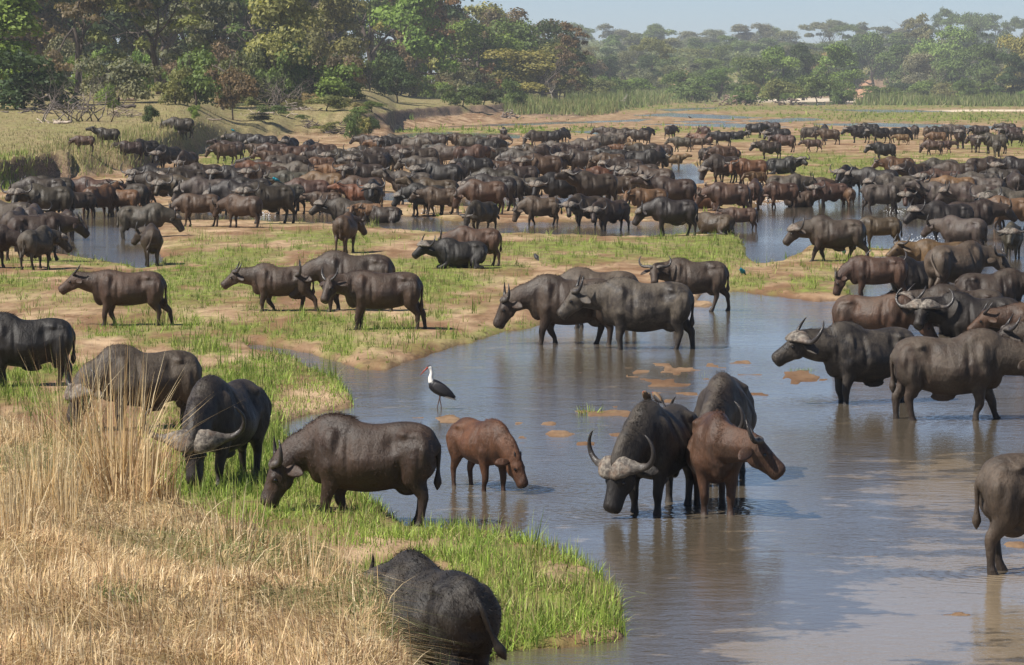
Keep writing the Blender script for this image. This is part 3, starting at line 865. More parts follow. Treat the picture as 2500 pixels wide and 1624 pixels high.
# leafy kinds: unit trees about 10 m tall, trunk foot at the origin
def make_tree(seed, kind):
    rs = np.random.RandomState(seed)
    mb = MB(); tips = []
    if kind == 'round':
        tr = 0.32
        branches(rs, mb, Vector((0, 0, -0.3)), Vector((rs.uniform(-.1, .1), rs.uniform(-.1, .1), 1)), 4.2, tr, 2, 0.75, 0.25, 8, 2, tips)
        lobes = []
        for k in range(20):
            a, rr = rs.uniform(0, 2 * PI), rs.uniform(0.5, 3.1)
            z = rs.uniform(1.8, 8.4) * (1 - 0.05 * rr)
            R0 = rs.uniform(1.0, 1.9) * (1.1 - 0.07 * abs(z - 6))
            lobes.append(((math.cos(a) * rr, math.sin(a) * rr, z), (R0, R0, R0 * 0.72)))
        cm = cloud_mesh('crown', rs, lobes, 6500, 0.30)
    elif kind == 'spread':          # umbrella-like flat crown on forking limbs
        branches(rs, mb, Vector((0, 0, -0.3)), Vector((0.05, 0, 1)), 4.6, 0.30, 2, 0.9, 0.2, 8, 3, tips)
        lobes = []
        for k in range(18):
            a, rr = rs.uniform(0, 2 * PI), 4.2 * math.sqrt(rs.rand())
            lobes.append(((math.cos(a) * rr, math.sin(a) * rr, 8.3 - 0.09 * rr * rr + rs.uniform(-.5, .4)), (rs.uniform(.9, 1.5), rs.uniform(.9, 1.5), rs.uniform(.6, 1.1))))
        for k in range(6):
            a = rs.uniform(0, 2 * PI); lobes.append(((math.cos(a) * 2.6, math.sin(a) * 2.6, rs.uniform(4.5, 6.8)), (1.2, 1.2, .8)))
        cm = cloud_mesh('crown', rs, lobes, 6200, 0.28, inner=0.5)
    elif kind == 'open':            # thin leafy crown with limbs showing
        branches(rs, mb, Vector((0, 0, -0.3)), Vector((rs.uniform(-.2, .2), 0, 1)), 4.6, 0.30, 3, 0.75, 0.22, 7, 2, tips)
        lobes = [(tuple(t_ + Vector(rs.normal(size=3) * 0.25)), (rs.uniform(.5, .95),) * 2 + (rs.uniform(.35, .6),)) for t_ in tips]
        cm = cloud_mesh('crown', rs, lobes, 5200, 0.24, inner=0.8)
    elif kind == 'tall':
        branches(rs, mb, Vector((0, 0, -0.3)), Vector((0, 0.05, 1)), 5.2, 0.30, 2, 0.6, 0.35, 8, 2, tips)
        lobes = []
        for k in range(18):
            z = rs.uniform(2.0, 9.2); rr = rs.uniform(0, 1.9) * (1 - 0.4 * abs(z - 5.5) / 4)
            a = rs.uniform(0, 2 * PI); R0 = rs.uniform(.8, 1.45)
            lobes.append(((math.cos(a) * rr, math.sin(a) * rr, z), (R0, R0, R0 * 0.85)))
        cm = cloud_mesh('crown', rs, lobes, 6000, 0.28)
    elif kind == 'bush':            # about 3 m tall
        branches(rs, mb, Vector((0, 0, -0.1)), Vector((0, 0, 1)), 1.5, 0.08, 2, 1.0, 0.2, 4, 3, tips)
        lobes = []
        for k in range(13):
            a, rr = rs.uniform(0, 2 * PI), 1.6 * math.sqrt(rs.rand())
            lobes.append(((math.cos(a) * rr, math.sin(a) * rr, rs.uniform(0.4, 2.3) - 0.2 * rr), (rs.uniform(.5, .95), rs.uniform(.5, .95), rs.uniform(.4, .7))))
        cm = cloud_mesh('crown', rs, lobes, 3600, 0.17, inner=0.3)
    elif kind == 'bare':
        branches(rs, mb, Vector((0, 0, -0.3)), Vector((rs.uniform(-.15, .15), 0, 1)), 4.2, 0.26, 4, 0.62, 0.18, 6, 2, tips, 0.3)
        cm = None
    elif kind == 'twigs':           # grey leafless thicket, 3 m
        for k in range(16):
            a = rs.uniform(0, 2 * PI)
            branches(rs, mb, Vector((rs.normal() * .5, rs.normal() * .5, 0)), Vector((math.cos(a) * .7, math.sin(a) * .7, 1)).normalized(), 1.6, 0.035, 2, 0.6, 0.1, 3, 2, tips, 0.25)
        cm = None
    return mb.mesh('wood_' + kind), cm
KINDS_ = {}
def kind_tree(kind, seed):
    if (kind, seed) not in KINDS_:
        KINDS_[(kind, seed)] = make_tree(seed * 7 + len(kind), kind)
    return KINDS_[(kind, seed)]
H0 = {'round': 9.3, 'spread': 9.0, 'open': 9.5, 'tall': 10.0, 'bush': 2.7, 'bare': 10.0, 'twigs': 3.0}
WC = {'round': 8.2, 'spread': 9.6, 'open': 8.5, 'tall': 5.6, 'bush': 4.0, 'bare': 8.0, 'twigs': 3.4}
GREENS = {
    'bright': (0.170, 0.245, 0.058), 'mid': (0.125, 0.170, 0.052), 'olive': (0.180, 0.182, 0.070), 'dark': (0.062, 0.092, 0.034), 'yellow': (0.260, 0.250, 0.085),
    'grey': (0.175, 0.180, 0.110), 'brown': (0.180, 0.138, 0.090), 'rust': (0.200, 0.130, 0.075), 'straw': (0.36, 0.29, 0.15)}
RT = random.Random(11)
TREES = []
def tree(kind, px, d, top, wpx=None, col='mid', seed=None, label=None, name=None, group=None, cat='tree', barkc=(0.085, 0.065, 0.052), rz=None, sink=0.0):
    """stands on the ground on photo column px at distance d; its top reaches photo row top"""
    x = (px - 1250) / FPX * d
    z = gz(px, d) - sink
    # height of the ray at photo row top
    ztop = CAMH + d * (-(SP + (top - 812) / FPX * CP)) / (CP - (top - 812) / FPX * SP)
    h = max(ztop - z, 0.6)
    seed = RT.randrange(3) if seed is None else seed
    wood, crown = kind_tree(kind, seed)
    s = h / H0[kind]
    sx = s if wpx is None else (wpx * d / FPX) / WC[kind]
    sx = min(max(sx, s * 0.55), s * 2.2)
    nm = name or {'bush': 'bush', 'twigs': 'leafless_bush', 'bare': 'leafless_tree'}.get(kind, 'tree')
    t = empty(nm, (x, d, z), RT.uniform(0, 6.28) if rz is None else rz)
    t.scale = (sx, sx, s)
    w_ = link('trunk' if kind not in ('bush', 'twigs') else 'stem', wood, [BARK], t); w_.color = tuple(barkc) + (1,)
    if crown is not None:
        c_ = link('crown', crown, [LEAF], t)
        g = GREENS[col]; v = RT.uniform(0.85, 1.15)
        c_.color = (g[0] * v * RT.uniform(.92, 1.08), g[1] * v, g[2] * v * RT.uniform(.9, 1.1), 1)
    tag(t, label, cat if kind not in ('bush', 'twigs') else 'bush', group)
    TREES.append((t, px, d, top, kind, col, label))
    return t
A_ = {'bright': 'bright green', 'mid': 'mid green', 'olive': 'olive green', 'dark': 'dark green', 'yellow': 'yellow-green', 'grey': 'grey-green', 'brown': 'brown-leaved', 'rust': 'rusty brown', 'straw': 'straw-coloured'}
K_ = {'round': 'round-crowned tree', 'spread': 'flat-topped spreading tree', 'open': 'thin-crowned tree with limbs showing', 'tall': 'tall narrow tree', 'bush': 'leafy bush', 'bare': 'leafless grey tree', 'twigs': 'leafless twiggy bush'}

# --- the wood on the left bank, named ones first: kind, column, distance, row of the top, width in pixels, colour, label
NAMED = [
    ('tall', 30, 330, -60, 260, 'bright', 'bright green bushy tree at the far left end of the wood, over the dark thicket'),
    ('open', 190, 390, -150, 300, 'brown', 'dark-trunked tree with a crooked limb, left end of the wood'),
    ('bush', 60, 318, 110, 300, 'dark', 'deep shaded dark green bush under the bright tree on the left'),
    ('twigs', 190, 285, 150, 220, 'grey', 'large leafless twiggy thicket above the heap of dark driftwood'),
    ('bush', 290, 340, 120, 190, 'grey', 'grey-green bush between the leafless thicket and the forked grey trunk'),
    ('open', 395, 400, -160, 330, 'olive', 'big forked tree whose grey trunk stands free in the left wood'),
    ('bush', 480, 350, 105, 170, 'mid', 'broad mid green bush right of the forked grey trunk'),
    ('bush', 430, 335, 155, 110, 'olive', 'low olive bush beside the fallen log'),
    ('open', 560, 430, -120, 260, 'grey', 'leaning dark-limbed tree right of the forked grey trunk'),
    ('bare', 545, 380, 20, 150, 'grey', 'leafless tree with pale broken limb reaching over the bushes'),
    ('bush', 570, 360, 165, 120, 'rust', 'rust-brown bush beside the pale dead snag'),
    ('round', 700, 420, -100, 260, 'yellow', 'tall yellow-green tree in the middle of the left wood'),
    ('bush', 700, 425, 120, 150, 'bright', 'bright green bush in front of the yellow-green tree'),
    ('bush', 790, 418, 140, 190, 'bright', 'bright green bush at the corner above the tangled bank'),
    ('bush', 620, 412, 190, 120, 'olive', 'low olive bush behind the long driftwood heap'),
    ('twigs', 690, 408, 165, 170, 'grey', 'pale grey leafless bush above the driftwood heap on the bank'),
    ('bush', 850, 430, 185, 90, 'dark', 'dark green bush at the river corner of the left wood'),
    ('round', 800, 520, -40, 200, 'olive', 'olive tree with thin yellow leaves left of the grey leafless one'),
    ('bare', 900, 560, -60, 230, 'grey', 'great grey-brown leafless tree in the left wood'),
    ('open', 900, 600, -40, 260, 'brown', 'brown-leaved tree mingling with the great grey leafless one'),
    ('round', 1010, 640, -60, 220, 'bright', 'large green tree left of the mottled brown one'),
    ('open', 1085, 690, -40, 200, 'rust', 'mottled brown and green tree standing before the sky gap'),
    ('round', 1180, 760, 28, 190, 'bright', 'fresh green tree, highest in the falling skyline of the wood'),
    ('round', 1250, 780, 34, 150, 'mid', 'green tree just right of the highest fresh green one'),
    ('round', 1330, 830, 28, 150, 'dark', 'dark green round tree near the right end of the wood'),
    ('open', 1320, 760, 48, 130, 'rust', 'russet-leaved tree before the dark green one at the end of the wood'),
    ('round', 1380, 850, 75, 130, 'dark', 'last dark green tree on the right end of the near wood'),
    ('round', 1360, 780, 95, 150, 'olive', 'dull olive tree at the right foot of the near wood'),
    ('round', 1260, 720, 112, 220, 'yellow', 'broad yellow-green tree low in front of the fresh green ones'),
    ('bare', 1352, 690, 158, 60, 'grey', 'small white dead tree at the right foot of the near wood'),
    ('bush', 970, 520, 165, 110, 'dark', 'blue-green bush at the foot of the grey leafless tree'),
    ('bush', 1130, 560, 198, 110, 'mid', 'rounded green bush on the meadow above the cut bank'),
    ('bush', 1180, 580, 190, 90, 'dark', 'darker green bush joined to the rounded one on the meadow'),
    ('bush', 1250, 620, 185, 90, 'mid', 'green bush right of the dark pair on the meadow'),
    ('bush', 800, 392, 232, 110, 'olive', 'olive bush tumbling down the corner of the bank above the herd'),
    ('bush', 720, 398, 262, 80, 'grey', 'grey-green scrub between the two bleached driftwood lines'),
    ('bush', 880, 388, 258, 110, 'mid', 'green bush hanging over the end of the near bank'),
    ('bush', 900, 352, 285, 60, 'yellow', 'small yellow-green bush at the water end of the near bank'),
    ('bush', 862, 349, 262, 56, 'mid', 'dense green bush in the corner where the bank turns to the cut'),
    ('bush', 905, 352, 284, 44, 'dark', 'dark low bush at the waterline of the bank corner'),
    ('bush', 265, 300, 205, 36, 'bright', 'little green sapling beside the leafless thicket'),
    ('bush', 372, 270, 255, 30, 'dark', 'tiny dark sapling behind the stacked brushwood'),
    ('bush', 476, 300, 250, 34, 'bright', 'tiny bright bush alone on the straw-coloured slope'),
    # the middle distance and the far bank
    ('round', 2030, 1150, 96, 150, 'bright', 'big bright green tree on the right of the far green thicket'),
    ('round', 1900, 1130, 104, 140, 'bright', 'bright green tree in the middle of the far green thicket'),
    ('round', 1960, 1180, 96, 120, 'dark', 'dark green crown rising from the far green thicket'),
    ('round', 1830, 1120, 130, 130, 'mid', 'green tree at the left of the far green thicket'),
    ('round', 1750, 1100, 158, 120, 'bright', 'low bright green tree sloping down left of the far thicket'),
    ('bush', 1690, 1000, 180, 130, 'mid', 'green bush below the red earth slide on the left'),
    ('bush', 1990, 950, 182, 120, 'mid', 'broad green bush at the foot of the far thicket'),
    ('bush', 1900, 930, 192, 110, 'olive', 'olive bush at the water side of the far thicket'),
    ('bush', 1820, 900, 200, 100, 'mid', 'green bush above the brown roots on the far shore'),
    ('bush', 2060, 980, 190, 70, 'mid', 'low green bush at the right tip of the far thicket'),
    ('round', 2010, 1480, 108, 85, 'straw', 'straw-yellow tree left of the red gully'),
    ('round', 1995, 1380, 135, 90, 'straw', 'lower straw-yellow tree in front at the red gully'),
    ('round', 2080, 1560, 95, 100, 'dark', 'dark green tree in the shade beside the red gully'),
    ('spread', 1590, 1300, 96, 110, 'olive', 'dark umbrella-shaped tree standing clear left of the far thicket'),
    ('round', 1585, 1280, 128, 70, 'dark', 'dark crown below the umbrella-shaped tree'),
    ('round', 1480, 1200, 128, 80, 'dark', 'blue-dark tree behind the end of the near wood'),
    ('round', 1440, 1150, 118, 80, 'brown', 'brownish tree just beyond the end of the near wood'),
    ('round', 1530, 1350, 120, 70, 'grey', 'pale grey-green tree left of the umbrella-shaped one'),
    ('round', 2130, 1600, 68, 110, 'mid', 'rounded green tree above the red gully'),
    ('round', 2300, 1500, 44, 150, 'bright', 'fresh green tree on the skyline at the right'),
    ('open', 2310, 1560, 26, 120, 'grey', 'tallest pale tree on the right skyline'),
    ('round', 2190, 1450, 95, 110, 'mid', 'green tree right of the red gully'),
    ('round', 2240, 1350, 120, 110, 'grey', 'grey-green tree in the right-hand far wood'),
    ('round', 2330, 1300, 105, 120, 'mid', 'middle green tree of the right-hand far wood'),
    ('round', 2400, 1280, 95, 120, 'mid', 'leafy tree before the dark one at the right'),
    ('round', 2480, 1200, 75, 130, 'yellow', 'yellowish tree at the right edge of the far wood'),
    ('round', 2470, 1100, 120, 110, 'dark', 'dark blue-green tree low at the right edge'),
    ('bare', 2300, 1250, 110, 90, 'grey', 'pale bare tree among the right-hand far wood'),
    ('open', 2420, 1600, 36, 70, 'dark', 'small dark tree on the right skyline'),
]
for (k, px, d, top, wpx, col, lab) in NAMED:
    bc = (0.19, 0.165, 0.145) if k in ('bare', 'twigs') else (0.08, 0.062, 0.05)
    if 'white dead' in lab: bc = (0.42, 0.38, 0.34)
    tree(k, px, d, top, wpx, col, label=lab, barkc=bc)
# fill of the near wood behind the named trees
fl = random.Random(3)
for i in range(34):
    px = -120 + i * 46 + fl.uniform(-14, 14)
    if px > 1400: break
    d = np.interp(px, [0, 800, 1400], [470, 620, 900]) * fl.uniform(0.98, 1.12)
    top = np.interp(px, [-100, 1000, 1120, 1300, 1400], [-200, -120, -10, 40, 90]) + fl.uniform(-15, 30)
    k = fl.choice(['round', 'round', 'tall', 'open', 'spread']); c = fl.choice(['mid', 'olive', 'dark', 'olive', 'brown', 'yellow'])
    tree(k, px, d, top, None if k != 'tall' else None, c, label='%s %s filling the back of the left bank wood' % (A_[c], K_[k]), group='trees at the back of the left bank wood')
for i in range(26):
    px = -140 + i * 60 + fl.uniform(-14, 14)
    if px > 1330: break
    d = np.interp(px, [0, 800, 1400], [560, 700, 1000]) * fl.uniform(0.98, 1.08)
    top = np.interp(px, [-100, 1000, 1120, 1300, 1400], [-60, -20, 30, 70, 110]) + fl.uniform(-20, 30)
    c = fl.choice(['mid', 'olive', 'dark', 'grey', 'dark'])
    tree('tall', px, d, top, fl.uniform(110, 150), c, label='%s tree deep in the left bank wood' % A_[c], group='trees deep in the left bank wood')
for i in range(14):
    px = 560 + i * 26 + fl.uniform(-10, 10)
    d = fl.uniform(362, 420)
    z0 = gz(px, d); yb = 205 + (5.4 - z0) * 9000 / d
    c = fl.choice(['olive', 'straw', 'grey', 'mid', 'straw', 'dark'])
    tree('bush', px, d, yb - fl.uniform(14, 34), fl.uniform(36, 80), c, label='small %s scrub on the debris-strewn bank above the herd' % A_[c], group='scrub on the bank above the herd')
for i in range(40):      # understorey
    px = -100 + i * 38 + fl.uniform(-18, 18)
    if px > 1390: break
    d = np.interp(px, [0, 800, 1000, 1400], [400, 440, 620, 820]) * fl.uniform(0.95, 1.05)
    top = np.interp(px, [0, 900, 1400], [110, 130, 165]) + fl.uniform(-40, 35)
    c = fl.choice(['mid', 'dark', 'olive', 'dark', 'grey', 'brown', 'bright'])
    tree('bush', px, d, top, 100, c, label='%s bush in the undergrowth of the left bank wood' % A_[c], group='bushes under the left bank wood')
# the far wood: rows that can be told apart
for row, (d0, t0, n_, cols) in enumerate([(2300, 62, 26, ['grey', 'mid', 'grey']), (1900, 92, 24, ['mid', 'grey', 'olive', 'mid']), (1600, 118, 22, ['mid', 'dark', 'olive', 'grey']), (1380, 146, 20, ['mid', 'mid', 'dark', 'grey'])]):
    for i in range(n_):
        px = 1390 + (i + fl.uniform(-.35, .35)) * 1180 / n_
        if row >= 2 and 2085 < px < 2170: continue
        top = t0 + fl.uniform(-14, 12) - np.interp(px, [2050, 2300, 2520], [0, 26, 22]) * (row < 3)
        k = 'spread' if row == 0 and fl.random() < .15 else fl.choice(['round', 'round', 'round', 'tall'])
        c = fl.choice(cols)
        where = ['on the hazy skyline', 'high on the far slope', 'halfway up the far slope', 'low on the far slope'][row]
        tree(k, px, d0 * fl.uniform(.95, 1.05), top, fl.uniform(60, 110), c, label='%s %s %s' % (A_[c], K_[k], where), group='trees ' + where)
for i in range(46):      # bush closing the foot of the far wood
    px = 1400 + i * 27 + fl.uniform(-12, 12)
    if 2075 < px < 2150: continue
    d = fl.uniform(1020, 1350) if px > 1560 else fl.uniform(900, 1150)
    c = fl.choice(['mid', 'bright', 'olive', 'dark', 'grey', 'mid'])
    yb = 205 + (5.4 - gz(px, d)) * 9000 / d
    tree('bush', px, d, yb - fl.uniform(28, 62), fl.uniform(60, 120), c, label='%s bush at the foot of the far wood' % A_[c], group='bushes at the foot of the far wood')
# the rest of the far wood, one mass
def wood_mass():
    rs = np.random.RandomState(8)
    VV, FF, TT, off = [], [], [], 0
    for k in range(420):
        px = rs.uniform(1370, 2600) if k < 330 else rs.uniform(-800, 4200)
        d = rs.uniform(1400, 3100)
        if 2080 < px < 2180 and d < 1750: continue
        x = (px - 1250) / FPX * d
        z = gz(px, d) - 1.0
        h = rs.uniform(6, 10)
        lobes = [((x + rs.normal() * 4, d + rs.normal() * 6, z + h * rs.uniform(.2, .8)), (rs.uniform(2.5, 5), rs.uniform(3, 5), rs.uniform(1.6, 3))) for _ in range(7)]
        a, f, t = leaf_cloud(rs, lobes, 300, 1.0)
        VV.append(a); FF.append(f + off); TT.append(np.clip(t * 0.6 + rs.rand() * 0.5, 0, 1)); off += len(a)
    me = mesh_np('far_wood', np.concatenate(VV), np.concatenate(FF), False)
    vval(me, 'tint', np.concatenate(TT))
    o = link('far_wood', me, [LEAF]); o.color = (0.16, 0.19, 0.09, 1)
    tag(o, 'hazy bushveld wood covering the far slopes', 'woodland', None, 'stuff')
wood_mass()

# fill trees and bushes are told apart by the named tree they stand by
MARKS = [(30, 'the bright tree at the far left'), (190, 'the crooked dark tree'), (395, 'the forked grey trunk'), (560, 'the leaning dark-limbed tree'), (700, 'the tall yellow-green tree'), (800, 'the thin-leaved olive tree'),
         (900, 'the great leafless tree'), (1010, 'the large green tree'), (1085, 'the mottled brown tree'), (1180, 'the highest fresh green tree'), (1260, 'the low yellow-green tree'), (1340, 'the russet tree'),
         (1480, 'the blue-dark tree'), (1590, 'the umbrella-shaped tree'), (1750, 'the low left end of the far thicket'), (1900, 'the middle of the far thicket'), (2030, 'the right end of the far thicket'), (2110, 'the red gully'), (2240, 'the far grey-green tree'), (2310, 'the tallest pale skyline tree'), (2400, 'the leafy right-hand tree'), (2480, 'the yellowish right-edge tree')]
SHORTK = {'round': 'round-crowned tree', 'spread': 'spreading tree', 'open': 'thin-crowned tree', 'tall': 'narrow tree', 'bush': 'bush'}
for (t, px, d, top, kind, col, lab) in TREES:
    if 'group' not in t: continue
    m = min(MARKS, key=lambda q: abs(q[0] - px))
    rel = 'beside' if abs(px - m[0]) < 18 else ('left of' if px < m[0] else 'right of')
    g = t['group']
    if 'skyline' in g: w_ = 'on the skyline'
    elif 'high on' in g: w_ = 'high on the far slope'
    elif 'halfway' in g: w_ = 'halfway up the far slope'
    elif 'low on' in g: w_ = 'low on the far slope'
    elif 'foot of' in g: w_ = 'at the foot of the far wood'
    elif 'back of' in g: w_ = 'at the very back'
    elif 'deep' in g: w_ = 'deep in the wood'
    elif 'scrub' in g: w_ = 'on the debris bank'
    else: w_ = 'in the undergrowth'
    t['label'] = ' '.join(('%s %s %s, %s %s' % (A_[col], SHORTK[kind], w_, rel, m[1])).split()[:16])

# ---------------------------------------------------------------- grass
def blades(rs, x, y, z, h, w, col, lean=0.45, segs=2, droop=0.35, az=None):
    """one tapering bent blade at each place; col (n,3)"""
    n = len(x)
    a = rs.uniform(0, 2 * PI, n) if az is None else az
    ln = np.abs(rs.normal(size=n)) * lean
    dx, dy = np.cos(a) * ln, np.sin(a) * ln
    sx, sy = -np.sin(rs.uniform(0, 2 * PI, n)), np.cos(rs.uniform(0, 2 * PI, n))
    sx = np.where(np.abs(sx) < 0.4, 0.8, sx)          # turned mostly broadside, any way round
    sl = np.sqrt(sx ** 2 + sy ** 2); sx /= sl; sy /= sl
    rows = []
    for k in range(segs + 1):
        t = k / segs
        zz = z + h * (t - droop * t * t * ln) * (1 / (1 + 0.4 * ln))
        xx = x + dx * h * t ** 1.5
        yy = y + dy * h * t ** 1.5
        ww = w * (1 - t) ** 0.8 * 0.5
        if k < segs:
            rows.append(np.stack([xx - sx * ww, yy - sy * ww, zz], 1)); rows.append(np.stack([xx + sx * ww, yy + sy * ww, zz], 1))
        else:
            rows.append(np.stack([xx, yy, zz], 1))
    m = len(rows)
    Vv = np.stack(rows, 1).reshape(-1, 3)
    b = (np.arange(n) * m)[:, None]
    tri = []
    for k in range(segs - 1):
        o_ = 2 * k
        tri += [[o_, o_ + 1, o_ + 3], [o_, o_ + 3, o_ + 2]]
    tri.append([2 * segs - 2, 2 * segs - 1, 2 * segs])
    Ff = (b[:, :, None] + np.array(tri)[None]).reshape(-1, 3)
    return Vv, Ff, np.repeat(col, m, axis=0)
def blade_mat(name, trans=0.3):
    t = NT(name)
    c = t.attr('tone').outputs['Color']
    t.base(c); t.b.inputs['Roughness'].default_value = 0.55; t.b.inputs['Specular IOR Level'].default_value = 0.3
    tr = t.n('ShaderNodeBsdfTranslucent'); t.l(c, tr.inputs['Color'])
    mx = t.n('ShaderNodeMixShader'); mx.inputs[0].default_value = trans
    t.l(t.b.outputs[0], mx.inputs[1]); t.l(tr.outputs[0], mx.inputs[2]); t.l(mx.outputs[0], t.out.inputs['Surface'])
    return t.m
BLD = blade_mat('blade')
def grass_obj(name, parts, label, cat='grass', kind='stuff', parent=None):
    off = 0; VV, FF, CC = [], [], []
    for (a, f, c) in parts:
        VV.append(a); FF.append(f + off); CC.append(c); off += len(a)
    me = mesh_np(name, np.concatenate(VV), np.concatenate(FF), False)
    vcol(me, 'tone', np.concatenate(CC))
    o = link(name, me, [BLD], parent)
    if parent is None: tag(o, label, cat, None, kind)
    return o
def mixc(rs, n, cols, jit=0.18):
    c = np.array(cols)[rs.randint(0, len(cols), n)]
    return np.clip(c * (1 + rs.normal(size=(n, 1)) * jit), 0.004, 1)
GR = [(0.16, 0.235, 0.035), (0.23, 0.31, 0.05), (0.27, 0.34, 0.07), (0.11, 0.17, 0.025), (0.33, 0.34, 0.11)]
LUSH = [(0.19, 0.29, 0.04), (0.30, 0.42, 0.07), (0.12, 0.20, 0.028), (0.40, 0.50, 0.11), (0.27, 0.33, 0.08)]
STRAW = [(0.56, 0.41, 0.21), (0.70, 0.54, 0.31), (0.38, 0.25, 0.13), (0.22, 0.13, 0.07), (0.78, 0.64, 0.42), (0.48, 0.35, 0.17), (0.62, 0.42, 0.24)]
REED = [(0.60, 0.42, 0.20), (0.68, 0.52, 0.29), (0.45, 0.30, 0.14), (0.74, 0.60, 0.38)]
STRAWG = STRAW + [(0.17, 0.20, 0.06), (0.13, 0.17, 0.05)]
def scatter(rs, n, px0, px1, d0, d1, power=1.0):
    px = rs.uniform(px0, px1, n)
    d = 1 / rs.uniform(1 / d1, 1 / d0, n) if power else rs.uniform(d0, d1, n)
    return px, d
# green flats: tufts whose density follows the ground's own cover
def green_flats():
    rs = np.random.RandomState(21)
    parts = []
    for (n, pa, pb, ya, yb, hs_, w_, per) in [(36000, -80, 2580, 520, 1250, (0.07, 0.24), 0.016, 6), (13000, -80, 2580, 330, 540, (0.12, 0.32), 0.04, 5), (15000, -80, 2580, 236, 335, (0.2, 0.5), 0.13, 4)]:
        px = rs.uniform(pa, pb, n); py = rs.uniform(ya, yb, n)
        d = CAMH * FPX / (py - HOR)
        r = land(px, d)
        keep = (rs.rand(n) < r['green'] ** 1.3 * 0.95 + 0.05 * (r['wv'] < -1)) & (r['z'] > 0.0) & (r['u'] < 3) & (r['nb'] < 0.4)
        px, d, z = px[keep], d[keep], r['z'][keep]
        m = len(px)
        tuft = rs.gamma(2.0, 0.5, m)
        x = (px - 1250) / FPX * d
        spread = hs_[1] * 0.35
        X = np.repeat(x, per) + rs.normal(size=m * per) * spread * 0.6
        Y = np.repeat(d, per) + rs.normal(size=m * per) * spread * 1.5
        Z = np.repeat(z, per) - 0.01
        Hh = rs.uniform(*hs_, m * per) * np.repeat(np.clip(tuft, 0.4, 2.4), per)
        tcol = np.repeat(mixc(rs, m, GR, 0.12), per, axis=0) * (1 + rs.normal(size=(m * per, 1)) * 0.15)
        parts.append(blades(rs, X, Y, Z, Hh, np.full(m * per, w_) * rs.uniform(.6, 1.4, m * per), np.clip(tcol, .01, 1), 0.5, 2 if n > 30000 else 1))
    grass_obj('flats_grass', parts, 'short green grass tufts on the sandy river flats')
green_flats()
# lush green bank grass in the foreground
def lush():
    rs = np.random.RandomState(4)
    parts = []
    REG = [(880, 1530, 1270, 1760, 34000, (0.10, 0.30)), (330, 1000, 1020, 1800, 44000, (0.08, 0.22)), (640, 870, 860, 1020, 5000, (0.08, 0.2))]
    for (a, b, c, e, n, hh) in REG:
        px = rs.uniform(a, b, n); py = rs.uniform(c, e, n)
        d = CAMH * FPX / (py - HOR)
        r = land(px, d)
        x = (px - 1250) / FPX * d
        cl = fbm(x * 2.2, d * 1.6, 3); cb = fbm(x * 0.9 + 8, d * 0.7, 3)
        keep = (r['wv'] < 0.25) & (r['nb'] < 1.5) & (rs.rand(n) < 0.14 + 1.4 * sstep(0.38, 0.62, cl))
        px, d, z, x, cl, cb = px[keep], d[keep], r['z'][keep], x[keep], cl[keep], cb[keep]; m = len(px)
        col = mixc(rs, m, LUSH, .15) * (0.70 + 0.55 * cl[:, None])
        dead = rs.rand(m) < 0.10 + 0.35 * sstep(0.5, 0.7, cb)
        col[dead] = mixc(rs, int(dead.sum()), [(0.34, 0.30, 0.12), (0.42, 0.36, 0.17), (0.20, 0.16, 0.07)], .2)
        parts.append(blades(rs, x, d, np.maximum(z, -0.05) - 0.02, rs.uniform(*hh, m) * (0.35 + 1.3 * cl) , rs.uniform(.007, .018, m), col, 0.75, 3, 0.55))
    grass_obj('bank_grass', parts, 'lush bright green grass along the near water edge')
lush()
# dry grass of the near bank
def dry_bank():
    rs = np.random.RandomState(14)
    n = 230000
    px = rs.uniform(-160, 1120, n)
    d = 1 / rs.uniform(1 / 42.0, 1 / 13.0, n)
    # even cover over the surface, thinner towards the lens
    nb = near_z(px, d)
    keep = (nb > 0.35) | ((nb > 0.12) & (rs.rand(n) < .4))
    px, d = px[keep], d[keep]
    r = land(px, d)
    x = r['x']; z = r['z']; m = len(px)
    cl = fbm(x * 1.6 + 3, d * 0.8, 4)
    cl2 = fbm(x * 0.6 + 30, d * 0.4, 3)
    hh = rs.uniform(0.05, 0.17, m) * (0.30 + 1.7 * cl)
    gsel = (cl2 > 0.56) & (rs.rand(m) < 0.45)
    col = mixc(rs, m, STRAW, .16)
    col[gsel] = mixc(rs, int(gsel.sum()), [(0.15, 0.19, 0.06), (0.20, 0.22, 0.08)], .2)
    col *= (0.72 + 0.62 * cl)[:, None]
    flatg = rs.rand(m) < 0.42
    azf = fbm(x * 0.9 + 11, d * 0.5, 3) * 22 + rs.normal(size=m) * 0.7
    p1 = blades(rs, x[~flatg], d[~flatg], z[~flatg] - 0.02, hh[~flatg], rs.uniform(.004, .011, (~flatg).sum()), col[~flatg], 1.1, 2, 0.45, azf[~flatg])
    p2 = blades(rs, x[flatg], d[flatg], z[flatg] + rs.uniform(0, .08, flatg.sum()), hh[flatg] * 0.75, rs.uniform(.004, .009, flatg.sum()), col[flatg], 2.4, 2, 0.6, azf[flatg])
    k3 = rs.choice(m, 900)
    p3 = blades(rs, x[k3], d[k3], z[k3], rs.uniform(.2, .55, 900), rs.uniform(.005, .010, 900), mixc(rs, 900, STRAW + REED, .15), 0.6, 3, 0.5)
    grass_obj('dry_grass', [p1, p2, p3], 'tangled straw-coloured dry grass covering the near bank')
dry_bank()
